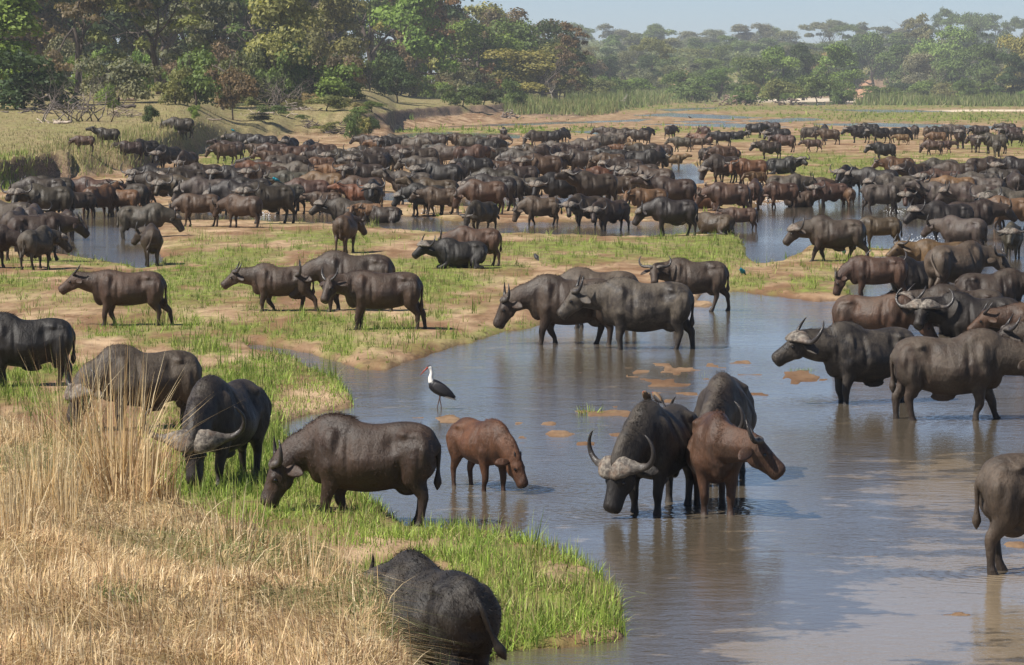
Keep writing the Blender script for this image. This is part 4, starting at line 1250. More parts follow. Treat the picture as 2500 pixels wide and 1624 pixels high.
# clumps one can tell apart: each a plant of its own with stems
def clump(name, px, py, zt, n, h, rad, cols, w_, label, lean=0.28, cat='grass clump', drop=0.3, az=None, group=None, hp=0.7):
    rs = np.random.RandomState(int(px) + int(py))
    d = (CAMH - zt) * FPX / (py - HOR)
    x0 = (px - 1250) / FPX * d
    zg = gz(px, d)
    rr = rad * np.sqrt(rs.rand(n)); aa = rs.uniform(0, 2 * PI, n)
    x = rr * np.cos(aa); y = rr * np.sin(aa)
    a = np.arctan2(y, x) + rs.normal(size=n) * 0.5 if az is None else az + rs.normal(size=n) * 0.6
    V_, F_, c_ = blades(rs, x, y, np.full(n, -0.05), h * (0.30 + 0.70 * rs.rand(n) ** hp), rs.uniform(.6, 1.3, n) * w_, mixc(rs, n, cols, .15), lean, 3, drop, a)
    me = mesh_np(name, V_, F_, False); vcol(me, 'tone', c_)
    o = link(name, me, [BLD]); o.location = (x0, d, zg)
    tag(o, label, cat, group)
    return o
clump('reed_clump', 285, 1270, 2.0, 330, 1.5, 0.20, REED, .012, 'tall golden dry reeds standing before the mud-caked buffalo', 0.42, hp=1.7)
clump('reed_clump', 290, 1290, 2.0, 220, 0.8, 0.34, REED + STRAW, .011, 'dense lower skirt of dry stems round the foot of the tall reeds', 0.4)
clump('reed_clump', 385, 1290, 2.0, 80, 0.85, 0.16, REED, .011, 'thinner golden reeds right beside the drinking bull', 0.16, az=0.1)
clump('reed_clump', 110, 1320, 2.0, 130, 1.0, 0.25, REED, .009, 'tall straw stalks standing in the middle of the left dry bank', 0.3)
clump('reed_clump', 560, 1420, 2.0, 60, 0.55, 0.2, STRAW, .008, 'thin upright stalks in the dry grass before the grazing cow', 0.25)
clump('reed_clump', 760, 1500, 2.0, 70, 0.6, 0.25, STRAW, .008, 'thin pale stalks on the dry bank left of the shaggy buffalo', 0.3)
clump('reed_clump', 180, 1150, 2.0, 120, 1.15, 0.3, STRAWG, .008, 'loose dry reeds leaning left at the bank edge', 0.35)
clump('reed_clump', 20, 1500, 1.95, 80, 0.75, 0.14, REED, .008, 'upright dry reeds at the lower left edge of the picture', 0.18)
clump('reed_clump', 165, 1400, 1.95, 60, 0.62, 0.10, REED, .007, 'short bunch of brown reeds amid the dry grass', 0.15)
SEDGE = [(0.10, 0.17, 0.03), (0.16, 0.22, 0.06), (0.22, 0.25, 0.10), (0.08, 0.12, 0.03), (0.40, 0.36, 0.18)]
clump('sedge_tuft', 850, 1400, 0.7, 620, 0.95, 0.46, SEDGE, .009, 'rounded green sedge tuft before the grazing cow', 0.42)
clump('sedge_tuft', 750, 1370, 0.8, 300, 0.6, 0.32, SEDGE, .009, 'smaller sedge tuft under the grazing cow chin', 0.45)
clump('sedge_tuft', 990, 1640, 1.5, 300, 0.85, 0.30, SEDGE + STRAW[:2], .008, 'spiky sedge tuft leaning across the black buffalo', 0.55, az=0.3)
clump('sedge_tuft', 1100, 1700, 0.7, 160, 0.55, 0.25, SEDGE, .008, 'low spiky sedge at the bottom by the black buffalo legs', 0.5)
clump('grass_spear', 1300, 1370, 0.1, 14, 0.75, 0.05, LUSH, .016, 'single tall feathery green stalk over the water edge', 0.25, az=0.2)
for (px, py, n, h, lab) in [(1440, 1010, 60, .30, 'thin green water plants among shoals beyond the drinking bulls'), (1370, 985, 16, .12, 'small floating green plant left of the thin water plants'), (1010, 800, 60, .14, 'creeping green weed on the bank above the stork'),
                            (1700, 918, 26, .28, 'green sprig on the sand shoals'), (1960, 905, 110, .13, 'weedy green island under the black bull chin'), (1780, 815, 22, .16, 'sprig of grass in open water right of the cow pair'),
                            (1845, 975, 36, .10, 'small green plant floating right of the rump of the middle buffalo'), (1925, 970, 18, .09, 'tiny green plant floating beyond the first one'), (1175, 890, 14, .16, 'small green sprig in the water near the stork'),
                            (1900, 560, 90, .25, 'green tuft beside the pool under the bull muzzle'), (2080, 735, 60, .14, 'green weeds on the tip of the spit')]:
    clump('water_plant', px, py, 0, n, h, 0.22, LUSH + GR, .014, lab, 0.7, 'plant', 0.3)
# dry tall grass on the left bank slope
def slope_grass():
    rs = np.random.RandomState(33)
    n = 110000
    px = rs.uniform(-80, 1260, n); py0 = rs.uniform(235, 470, n)
    d = CAMH * FPX / (py0 - HOR)
    r = land(px, d)
    k = (r['u'] > 2.5) & (d < 650)
    near = np.exp(-((px - 290) / 150) ** 2 - ((r['u'] - 14) / 22) ** 2)
    edge = np.exp(-((r['u'] - 8) / 8) ** 2)
    k &= rs.rand(n) < 0.20 + 0.8 * np.maximum(near, edge * 0.8) + 0.2 * r['patch']
    px, d = px[k], d[k]; z = r['z'][k]; x = r['x'][k]; nr = near[k]; m = len(px)
    hh = rs.uniform(.10, .28, m) * (1 + 2.8 * nr)
    col = mixc(rs, m, [(0.36, 0.29, 0.14), (0.30, 0.26, 0.11), (0.42, 0.35, 0.19), (0.22, 0.21, 0.08), (0.19, 0.15, 0.08)], .15)
    g = (rs.rand(m) < 0.22 + 0.25 * nr); col[g] = mixc(rs, int(g.sum()), [(0.22, 0.27, 0.07), (0.16, 0.20, 0.05)], .2)
    grass_obj('slope_grass', [blades(rs, x, d, z - 0.03, hh, rs.uniform(.03, .07, m), col, 0.4, 1)], 'pale dry grass on the slope below the left bank wood')
slope_grass()
# reeds and tall grass along the far shores
def far_reeds():
    rs = np.random.RandomState(44)
    parts = []
    def area(n, pa, pb, da, db, h, cols, w_, thr=None, zadd=0.0):
        px = rs.uniform(pa, pb, n); d = 1 / rs.uniform(1 / db, 1 / da, n)
        r = land(px, d)
        k = r['wv'] < 0.1
        if thr is not None: k &= thr(px, d, r)
        px, d, z, x = px[k], d[k], r['z'][k], r['x'][k]; m = len(px)
        cl = fbm(x * 0.1 + 4, d * 0.02, 3)
        parts.append(blades(rs, x, d, z, rs.uniform(h[0], h[1], m) * (0.15 + 1.7 * cl), np.full(m, w_), mixc(rs, m, cols, .15), 0.35, 1))
    G2 = [(0.16, 0.21, 0.06), (0.20, 0.24, 0.08), (0.12, 0.16, 0.045), (0.26, 0.26, 0.12)]
    area(11000, 2080, 2620, 900, 1300, (0.6, 3.0), G2, .35, lambda px, d, r: (px - 2080) > (d - 900) * 0.15)
    area(7000, 2350, 2620, 860, 1000, (0.6, 2.6), G2, .30)
    area(9000, 1230, 1510, 590, 760, (0.6, 1.9), G2 + [(0.30, 0.27, 0.12)], .16, lambda px, d, r: r['u'] > 1)
    area(9000, 1380, 1900, 720, 1150, (0.8, 2.6), G2, .22, lambda px, d, r: (r['u'] > 1))
    area(5000, 1000, 1300, 640, 760, (0.4, 1.2), G2, .14, lambda px, d, r: r['u'] > 14)
    area(2500, 900, 1010, 470, 540, (0.5, 1.2), [(0.08, 0.13, 0.03), (0.13, 0.19, 0.04)], .12, lambda px, d, r: (r['u'] > -3) & (r['u'] < 8))
    area(3000, 530, 610, 238, 272, (0.3, 0.9), LUSH, .05, lambda px, d, r: r['u'] > -8)
    area(500, -60, 90, 182, 200, (0.2, 0.5), GR, .05, lambda px, d, r: r['u'] > -6)
    grass_obj('shore_reeds', parts, 'tall pale green reeds and rough grass along the far shores', 'reeds')
far_reeds()

# ---------------------------------------------------------------- driftwood, logs, brushwood
def wood_heap(name, px, d, w_, h_, n, label, col=(0.25, 0.20, 0.16), cat='driftwood', seed=1, dep=1.2, th=0.035, part='branch'):
    rs = np.random.RandomState(seed)
    x = (px - 1250) / FPX * d
    t = empty(name, (x, d, gz(px, d)), 0)
    tag(t, label, cat)
    for k in range(n):
        a = rs.uniform(0, 2 * PI); q = rs.normal(size=3)
        cx, cy = rs.normal() * w_ * 0.24, rs.normal() * dep * 0.3
        cz = abs(rs.normal()) * h_ * 0.45 * math.exp(-(cx / (w_ * 0.4)) ** 2)
        ln = rs.uniform(0.3, 1.0) * min(w_, 2.6) * 0.5
        dr = Vector((math.cos(a), math.sin(a) * 0.6, rs.normal() * 0.28 + 0.08)).normalized()
        pts = [];
        p = Vector((cx, cy, cz + 0.05)) - dr * ln * 0.5
        r0 = th * rs.uniform(.5, 1.5)
        for s in range(5):
            pts.append((p.copy(), r0 * (1 - s * 0.17), r0 * (1 - s * 0.17)))
            p = p + dr * ln / 4 + Vector(rs.normal(size=3) * ln * 0.045)
        m = MB(); m.tube(pts, 5, ref=(0.1, 0.2, 1))
        o = m.obj(part, BARK, t); v = rs.uniform(.6, 1.4); o.color = (col[0] * v, col[1] * v, col[2] * v, 1)
    return t
wood_heap('brushwood_stack', 305, 296, 2.9, 1.1, 60, 'stack of pale brushwood left of the cow and calf on the slope', (0.33, 0.27, 0.22), seed=2)
wood_heap('driftwood_heap', 150, 305, 7.5, 1.3, 70, 'wide heap of dark driftwood under the leafless thicket', (0.13, 0.11, 0.10), seed=3, th=.07)
wood_heap('driftwood_heap', 130, 282, 3.2, 0.2, 14, 'scatter of pale sticks lying on the slope', (0.40, 0.34, 0.28), seed=4, th=.05)
wood_heap('driftwood_heap', 690, 392, 6.5, 1.0, 70, 'long pale driftwood heap before the grey leafless bush', (0.33, 0.29, 0.25), seed=5, th=.045)
wood_heap('driftwood_heap', 640, 376, 5.0, 0.3, 22, 'low line of bleached driftwood on the slope edge', (0.40, 0.34, 0.28), seed=6, th=.06)
wood_heap('driftwood_heap', 760, 370, 3.6, 1.0, 50, 'tangled roots and sticks over the bank above the herd', (0.16, 0.13, 0.11), seed=7, th=.05)
wood_heap('driftwood_heap', 840, 362, 3.6, 1.0, 46, 'dark root tangle at the right end of the near bank', (0.11, 0.09, 0.08), seed=8, th=.05)
wood_heap('driftwood_heap', 1240, 560, 4.0, 1.4, 30, 'pale pile of dead branches on the meadow', (0.30, 0.26, 0.23), seed=9, th=.10)
wood_heap('driftwood_heap', 1780, 890, 12, 3.0, 40, 'brown roots and trunks washed up at the far thicket', (0.22, 0.16, 0.12), seed=10, th=.22)
wood_heap('driftwood_heap', 1930, 900, 9, 2.6, 34, 'dark washed-up roots at the right of the far thicket', (0.16, 0.12, 0.10), seed=12, th=.22)
wood_heap('driftwood_heap', 2190, 1150, 22, 3.0, 36, 'grey dead trunks along the foot of the right far wood', (0.26, 0.22, 0.19), seed=13, th=.25)
def log(px, d, ln, r, a, label, col, stubs=2, seed=0):
    rs = np.random.RandomState(seed)
    x = (px - 1250) / FPX * d
    t = empty('fallen_log', (x, d, gz(px, d)), a); tag(t, label, 'log')
    m = MB()
    m.tube([((-ln / 2 + ln * q, rs.normal() * .05, r * 0.8 + rs.normal() * 0.03), r * (1.1 - .35 * q), r * (1.05 - .35 * q)) for q in np.linspace(0, 1, 7)], 9, sub=2)
    o = m.obj('trunk', BARK, t); o.color = tuple(col) + (1,)
    for k in range(stubs):
        q = rs.uniform(-.3, .45) * ln
        m = MB(); m.tube([((q, 0, r), r * .4, r * .4), ((q + .15 * ln, 0.1, r + .12 * ln), r * .25, r * .25), ((q + .22 * ln, .1, r + .28 * ln), r * .1, r * .1)], 6, ref=(0, 1, 0))
        o = m.obj('stub', BARK, t); o.color = tuple(col) + (1,)
log(305, 350, 2.8, 0.16, 0.1, 'fallen brown log on the slope under the forked tree', (0.26, 0.19, 0.14), 1, 1)
log(305, 322, 2.0, 0.20, 0.05, 'dark log with an upright stub in the tree shade', (0.11, 0.09, 0.08), 2, 2)
log(155, 279, 1.3, 0.14, 0.2, 'bleached white log lying on the slope', (0.50, 0.43, 0.36), 1, 3)
log(510, 318, 2.4, 0.09, 0.0, 'thin pale log in front of the broad green bush', (0.30, 0.25, 0.20), 1, 4)
log(610, 296, 3.6, 0.08, -0.1, 'long bleached pole lying left of the driftwood line', (0.45, 0.38, 0.31), 1, 5)
log(1500, 800, 5, 0.2, 0.2, 'white fallen branch in the far reeds', (0.5, 0.46, 0.42), 2, 6)
# haze
hb = MB()
hv = [(-1900, -60, -1.6), (1900, -60, -1.6), (1900, 7200, -1.6), (-1900, 7200, -1.6)]
hm = bpy.data.meshes.new('haze')
hz1 = 80.0
hm.from_pydata(hv + [(a, b, hz1) for (a, b, c) in hv], [], [(3, 2, 1, 0), (4, 5, 6, 7), (0, 1, 5, 4), (1, 2, 6, 5), (2, 3, 7, 6), (3, 0, 4, 7)])
hmat = bpy.data.materials.new('haze'); hmat.use_nodes = True
ht = hmat.node_tree
ht.nodes.remove(ht.nodes['Principled BSDF'])
pv = ht.nodes.new('ShaderNodeVolumePrincipled')
pv.inputs['Color'].default_value = (0.90, 0.95, 1.0, 1); pv.inputs['Density'].default_value = 0.00016; pv.inputs['Anisotropy'].default_value = 0.1
ht.links.new(pv.outputs[0], ht.nodes['Material Output'].inputs['Volume'])
ho = link('haze', hm, [hmat]); tag(ho, 'thin pale summer haze over the river valley', 'haze', None, 'stuff')
# ---------------------------------------------------------------- the herd
HCOL = {'k': (0.018, 0.013, 0.011), 'd': (0.044, 0.026, 0.016), 'b': (0.090, 0.048, 0.026), 'g': (0.066, 0.050, 0.036), 'r': (0.165, 0.078, 0.034), 'o': (0.230, 0.115, 0.050)}
HMUD = {'k': 0.12, 'd': 0.22, 'b': 0.15, 'g': 0.7, 'r': 0.08, 'o': 0.05}
POSES = {
    'n': dict(neck=(4, 0), head=(-38, 0)), 'w': dict(neck=(0, 0), head=(-34, 0), step=(0.22, -0.20, -0.22, 0.20)), 'd': dict(neck=(-22, 0), head=(-52, 0)),
    'l': dict(neck=(-50, 4), head=(-66, 8), step=(0.10, -0.12, -0.05, 0.08)), 'u': dict(neck=(34, 0), head=(-2, 0)), 'c': dict(neck=(6, 48), head=(-42, 72)), 'v': dict(neck=(6, -48), head=(-42, -72)),
    'p': dict(neck=(-10, 34), head=(-48, 50)), 'q': dict(neck=(-10, -34), head=(-48, -50)), 'x': dict(lie=True, neck=(12, 10), head=(-30, 24)), 'y': dict(lie=True, neck=(20, -30), head=(-20, -60)),
}
SX = {'B': 'bull', 'C': 'cow', 'Y': 'young', 'K': 'calf'}
SIZE = {'B': 1.05, 'C': 1.0, 'Y': 0.86, 'K': 0.62}
LIB = {}
def lib(sex, pose, variant=0):
    key = (sex, pose, variant)
    if key not in LIB:
        rg = random.Random(hash((sex, pose)) % 1000 + variant) if False else random.Random(ord(sex) * 31 + ord(pose) * 7 + variant)
        p = dict(POSES[pose]); p['sex'] = SX[sex]
        st = list(p.get('step', (0.05, -0.08, -0.10, 0.08)))
        p['step'] = tuple(q + rg.uniform(-.06, .06) for q in st)
        p['neck'] = (p['neck'][0] + rg.uniform(-5, 5), p['neck'][1] + rg.uniform(-6, 6))
        p['head'] = (p['head'][0] + rg.uniform(-5, 5), p['head'][1] + rg.uniform(-7, 7))
        p['tail'] = rg.choice([-0.25, 0, 0, 0.15, 0.4]); p['horn'] = rg.uniform(0.82, 1.02); p['belly'] = rg.uniform(.86, 1.04)
        p['vox'] = 0.036
        LIB[key] = buffalo_parts(**p)
    return LIB[key]
def ground_hit(px, py):
    dd = np.exp(np.linspace(math.log(60), math.log(1400), 500))
    r = land(np.full(500, float(px)), dd)
    _, yy = pix(r['x'], dd, np.maximum(r['z'], -0.02))
    k = np.argmax(yy <= py)
    k = max(k, 1)
    t = (yy[k - 1] - py) / max(yy[k - 1] - yy[k], 1e-6)
    d = dd[k - 1] + (dd[k] - dd[k - 1]) * min(max(t, 0), 1)
    return d, gz(px, d)
# column of the body, row of the top of the back (both in the photograph), heading in degrees (0 right, 90 away, 180 left, 270 to the camera),
# B bull, C cow, Y young, K calf + pose letter + colour letter, and where it stands apart, its label
HERD = [
 (440,285,182,'Cdd',"dark cow on the left slope with a calf at her flank beside the brushwood stack",338),(447,303,262,'Kdd',"small dark calf standing tail-on at its mother's side on the left slope",341),
 (262,311,180,'Cud',"dark buffalo half hidden in tall grass on the left bank, head raised left",358),(205,333,180,'Ydb',"young brown buffalo nearly lost in the tall bank grass",372),
 (355,339,212,'Bpk',"black bull coming down through the tall grass onto the path",398),(318,343,190,'Cnd',"buffalo head just showing between tall grass and the descending black bull",392),
 (410,354,225,'Bpk',"black bull on the path down the bank, head low to the left",418),(458,367,240,'Bld',"buffalo with lowered pale horns behind the black bull on the bank path",425),
 (590,323,182,'Bnk',"black bull with a turquoise bird by its cheek at the top of the path",375),(547,349,205,'Cdb',"brown buffalo stooping beside the bright green tuft on the bank"),(562,343,180,'Cnk',None),
 (102,432,182,'Cdd',"brown buffalo leading left under the crumbling bank at the far left"),(125,430,180,'Cnd',None),(112,450,190,'Bcd',"dark bull at the far left with horns turned to the viewer, in the small herd"),(188,459,215,'Ypd',"young dark buffalo with upright horns facing left in the left stream"),
 (232,427,186,'Bnb',None),(246,443,62,'Ced',None),(305,437,180,'Bnd',None),(292,452,175,'Ynr',"reddish brown young buffalo walking in the left stream"),(325,446,172,'Ywb',"brown young buffalo beside the reddish one in the left stream"),
 (15,480,172,'Ceg',None),(80,490,92,'Ceg',"grey mud-coated rump beside the big curled horns at the left"),(40,507,80,'Ceg',"grey buffalo seen from behind at the left edge, tail across its rump"),(95,520,18,'Ceb',None),(120,510,5,'Ynb',None),
 (165,502,98,'Yed',"young buffalo seen from behind standing in the left stream"),(92,553,68,'Bqg',"grey bull seen from behind with tail swung and big ringed horns turned right",658),(-30,565,2,'Bdd',"buffalo head entering from the left edge behind the grey bull",655),
 (352,491,2,'Bdg',"grey bull walking right with lowered head at the left stream",588),(370,545,100,'Ccd',"dark cow seen from behind with her head turned left, below the grey bull",650),
 (390,420,190,'Bwd',"dark brown bull striding left out of the front of the herd"),(386,405,195,'Bck',None),(455,410,200,'Bnd',None),(497,397,182,'Cnb',None),(506,411,180,'Kno',"ginger calf back among the dark bulls at the left of the herd"),
 (455,427,192,'Bcb',None),(505,431,184,'Bdg',"big grey-brown bull with pale boss, front rank left"),(582,434,184,'Bdk',"black bull right behind the grey-brown one in the front rank"),(590,472,158,'Cdb',"brown buffalo with pale rump walking up out of the left shallows",556),(482,470,190,'Yld',None),
 (575,405,182,'Bck',None),(625,392,180,'Cnk',None),(645,329,186,'Bnk',None),(627,349,184,'Ywb',"young brown buffalo with forelegs apart at the foot of the path"),(668,349,180,'Cnb',None),(705,334,245,'Bck',None),(730,354,2,'Cnb',None),(756,341,60,'Cek',None),(790,350,190,'Cnd',None),
 (660,366,180,'Ynb',None),(692,376,2,'Cng',None),(795,365,182,'Bdd',None),(650,390,182,'Cng',None),(706,395,4,'Bdg',None),(784,382,196,'Ydr',"reddish brown young buffalo in the thick of the left herd"),(655,403,200,'Bcb',None),(715,416,190,'Cng',None),(788,418,152,'Ceb',None),(750,434,190,'Cnb',None),(610,432,180,'Cnk',None),
 (698,445,212,'Bpg',"grey bull walking to the camera with a turquoise bird on its neck",523),(655,447,200,'Bcd',None),(790,460,186,'Ywb',"young brown buffalo with short upright horns walking left alone",525),(815,398,182,'Ywr',"young reddish buffalo with a pale patch walking through the herd gap"),(890,396,190,'Bcd',None),
 (884,429,182,'Cdb',"light brown cow with lowered head before the horned bull facing the camera"),(912,437,266,'Bnk',"black bull facing the camera head-on, horns in a wide U"),(880,446,185,'Ynr',None),(897,488,186,'Kco',"pale ginger calf turning its head, standing over the lying buffalo",545),
 (932,505,172,'Cxd',"dark buffalo lying in the water behind the pale ginger calf",545),(855,478,182,'Bxd',"bull lying with its head up left of the pale ginger calf"),(845,517,76,'Cqb',"brown cow seen from behind on the sandbar, head swung to the right",617),
 (900,329,182,'Cng',None),(922,338,180,'Yeb',None),(955,333,200,'Bck',None),(968,328,180,'Bng',None),(1012,335,2,'Cng',None),(1060,326,182,'Bdg',None),(1125,325,182,'Cdb',None),(1152,331,2,'Cng',None),(1196,337,6,'Bnk',None),(1230,313,268,'Bnk',"bull facing the camera alone at the back edge of the herd",342),(1212,327,2,'Ynb',None),
 (900,357,182,'Bng',None),(932,360,184,'Bnd',None),(985,353,180,'Cnb',None),(1027,358,182,'Bnd',None),(1062,350,2,'Cng',None),(1092,354,180,'Cng',None),(1150,355,2,'Bnd',None),(1212,358,202,'Bcd',None),(845,365,184,'Bcd',None),(872,376,182,'Cnb',None),(902,373,190,'Bnd',None),(938,373,70,'Cek',None),(970,368,110,'Ceb',None),
 (1030,381,182,'Cng',None),(1106,367,2,'Kno',"ginger-brown calf between dark bulls in the upper centre of the herd"),(1086,371,182,'Knr',None),(1075,396,182,'Bnk',None),(1122,397,100,'Ceb',None),(1160,381,190,'Bwk',"black bull with pale horns striding left in the open centre of the herd",447),(1216,390,184,'Ynb',None),(1210,405,182,'Bdg',None),
 (1000,415,181,'Cug',"grey-brown cow stretching her muzzle up to the left",500),(1062,434,182,'Cnb',None),(1036,447,183,'Bdk',"black bull with curled horns wading left beside the pale-bossed cow",527),(1072,454,184,'Cwb',"brown cow stepping left with a splash at her forefeet",526),(1180,438,182,'Clb',"brown cow bending low to the left, rump tall above the stream"),(1228,424,182,'Cnk',None),(1202,427,190,'Bpk',None),
 (1175,487,232,'Cld',"dark cow with widespread horns drinking towards the camera",570),(1158,557,176,'Cdb',"brown cow standing behind the lying buffalo on the sandbar",650),(1120,600,186,'Bxk',"black bull lying on the sandbar with ringed horns, head up",655),
 (1310,318,200,'Clg',None),(1350,318,2,'Cnk',None),(1374,311,80,'Cek',None),(1480,309,182,'Cng',None),(1516,312,2,'Cng',None),(1500,322,180,'Cng',None),(1577,309,60,'Cek',"black rump turned to the camera at the back of the herd",349),(1560,316,182,'Cnk',None),
 (1638,304,58,'Cwd',"buffalo standing clear behind the herd with its head to the right",340),(1722,308,82,'Ceb',None),(1714,325,180,'Cxg',None),(1760,319,182,'Cnk',"dark cow standing broadside on the green strip behind the herd",357),(1800,323,4,'Byk',"black buffalo lying down at the back right of the green strip",341),
 (1430,339,182,'Bng',None),(1476,327,182,'Cng',None),(1521,337,182,'Kno',"ginger calf, the rear one of three lying close in the herd"),(1550,346,182,'Kno',"ginger calf on the right of the three close ginger ones"),(1508,351,180,'Knr',"red-brown calf in front of two ginger calves"),(1467,355,182,'Knb',None),
 (1662,333,182,'Cwg',"grey cow with a brown calf behind her, standing clear on the sand",371),(1706,341,2,'Ydb',"brown calf close behind the grey cow on the sand",366),(1646,372,1,'Kuo',"ginger calf standing alone by the small pool, facing right",413),(1727,357,62,'Clg',"grey buffalo with lowered head at the small pool",408),(1777,362,184,'Ynr',None),(1765,355,182,'Cnd',None),
 (1360,345,182,'Bdg',None),(1300,352,182,'Bcd',None),(1386,351,190,'Bcd',None),(1340,355,240,'Bnd',None),(1418,365,190,'Bck',None),(1480,362,182,'Cnk',None),(1490,373,182,'Cnb',None),(1532,368,200,'Bnk',None),(1570,365,4,'Bdk',None),(1572,350,182,'Cnk',None),(1610,357,268,'Bnk',None),(1606,350,182,'Cnb',None),
 (1270,365,182,'Bng',None),(1256,381,182,'Ynb',None),(1325,377,190,'Bcb',None),(1352,388,192,'Bpd',"dark buffalo with pale horns facing left in the herd centre",432),(1268,401,182,'Cng',None),(1272,424,182,'Cng',"big grey-brown cow broadside in the centre stream"),(1368,423,200,'Bpk',"black bull with pale horn turned, right of the big grey-brown cow"),(1416,406,250,'Bnk',None),(1450,420,200,'Bud',"dark bull lifting its nose over its neighbours"),
 (1430,436,182,'Ynr',None),(1505,424,186,'Ccb',"brown buffalo with its horned face to the camera, centre right stream",500),(1475,401,182,'Cnr',None),(1526,385,200,'Bnk',None),(1590,407,182,'Bcb',None),(1560,397,182,'Bng',None),(1640,432,182,'Bud',"dark bull with raised head and pale boss right of centre"),(1580,456,192,'Ycr',"reddish young buffalo peering out below the bull with raised head"),
 (1318,472,181,'Clb',"brown cow drinking to the left at the long stream",550),(1430,468,214,'Bpd',"dark buffalo facing the camera, left one of the pair at the long stream",552),(1490,478,222,'Bpd',"horned buffalo facing the camera, right one of the pair at the long stream",564),(1640,481,182,'Bdk',"large dark bull walking left at the grassy edge of the long stream",577),
 (1742,523,150,'Cxb',"brown buffalo lying tail-on at the edge of the right pool",572),(1806,502,183,'Ynb',"young brown buffalo with short horns wading left at the right pool",564),(1716,456,182,'Cxk',None),(1767,451,183,'Ynr',"young red-brown buffalo with backswept horns before a brown cow",500),(1776,443,182,'Cnb',None),(1765,379,186,'Blb',None),(1772,402,226,'Bpk',"black bull with heavy horns facing the camera at the small pool",446),(1830,387,182,'Cnk',None),
 (1845,300,2,'Cdk',None),(1880,297,182,'Cnk',None),(1900,312,190,'Bnk',None),(1876,342,192,'Bnd',"brown-black bull with white-tipped horns standing clear at the right",389),(1912,328,186,'Cnb',None),(1982,338,182,'Kwb',"brown calf walking left alone between the two clear groups",372),(1980,309,2,'Cng',None),(2022,313,184,'Cwb',"brown buffalo broadside behind the lone walking calf",354),(2012,304,270,'Bnk',None),
 (2096,307,182,'Bnk',None),(2120,301,184,'Bnk',None),(2146,309,200,'Bwk',"dark bull at the right of a tight group on the far sand",350),(2196,310,2,'Clk',None),(2201,326,181,'Kno',"bright ginger calf before a dark cow on the far sand",354),(2232,305,90,'Ced',None),(2262,309,85,'Ced',None),(2290,308,182,'Cng',None),(2286,321,182,'Ynr',None),(2330,304,182,'Bng',None),(2343,309,262,'Bnd',"bull facing the camera in the far right group",363),(2390,306,182,'Cng',None),
 (2455,300,182,'Cnd',None),(2467,309,190,'Bcg',None),(2477,323,182,'Ynb',None),(2277,340,181,'Clb',"brown buffalo grazing left on the green strip at the far right",380),(2306,341,2,'Ywb',"brown young buffalo walking right behind the grazing brown one",374),(2380,328,92,'Ceg',None),(2425,326,190,'Bcg',None),(2432,342,84,'Cng',"grey rump seen from behind on the green strip at the right",383),
 (2156,347,186,'Bnk',"black bull with pale horns standing alone on the green strip",394),(1912,383,2,'Byk',None),(1846,417,200,'Knr',None),(1922,420,2,'Cng',"big grey buffalo broadside right of the small pool"),(1986,425,2,'Ynb',None),(1842,436,86,'Ceb',"brown buffalo seen from behind with hanging tail in the right stream",513),(1906,438,196,'Clb',"brown buffalo splashing with lowered horns in the right stream",508),(1955,472,10,'Cxb',"brown buffalo lying in the water beside the splashing one",506),
 (2028,440,192,'Bcb',"brown buffalo with pale upright horns at the left of a close pair",507),(2071,450,100,'Ynr',"young brown buffalo seen from behind, right of the pale-horned one",507),(2072,398,250,'Bnk',None),(2140,404,182,'Bnk',None),(2190,382,182,'Cnb',None),(2230,395,200,'Bnk',None),(2295,386,182,'Cng',None),(2335,394,182,'Cnd',None),(2400,383,25,'Cnk',None),(2485,383,186,'Bnk',None),
 (2185,419,182,'Bng',None),(2160,440,2,'Cwg',"large grey cow walking right, rump to the left, in the right stream",523),(2300,408,186,'Bcb',None),(2330,422,182,'Cno',"orange-brown back among grey ones at the right"),(2390,413,182,'Cng',None),(2445,407,182,'Cng',None),(2402,424,182,'Cng',None),(2480,412,80,'Bng',None),(2247,444,216,'Bpb',"brown bull with tall upright horns facing the camera in the right stream",522),(2302,437,182,'Cng',None),(2380,439,184,'Bng',"grey-brown bull with crossed-looking horns in the right crowd"),
 (2472,452,190,'Bcg',None),(2376,479,2,'Cnb',None),(2312,485,192,'Bnk',"great black bull with curled shining horns wading left",590),(2347,519,146,'Cng',"grey-brown cow with her rump to the camera and tail swung, right shallows",622),(2462,471,186,'Cnd',None),(2472,535,254,'Bng',"grey wet-faced buffalo facing the camera at the right edge",632),(2295,575,182,'Cxk',None),
 (2145,524,181,'Ydb',"brown young buffalo behind the striding boss-horned bull",610),
]
LM = []      # landmarks for the rest: the labelled ones
rg = random.Random(77)
done = []
DIRW = {0: 'facing right', 1: 'rump to the camera', 2: 'facing left', 3: 'facing the camera'}
CW = {'k': 'black', 'd': 'dark brown', 'b': 'brown', 'g': 'grey', 'r': 'reddish', 'o': 'ginger'}
SW = {'B': 'bull', 'C': 'cow', 'Y': 'young buffalo', 'K': 'calf'}
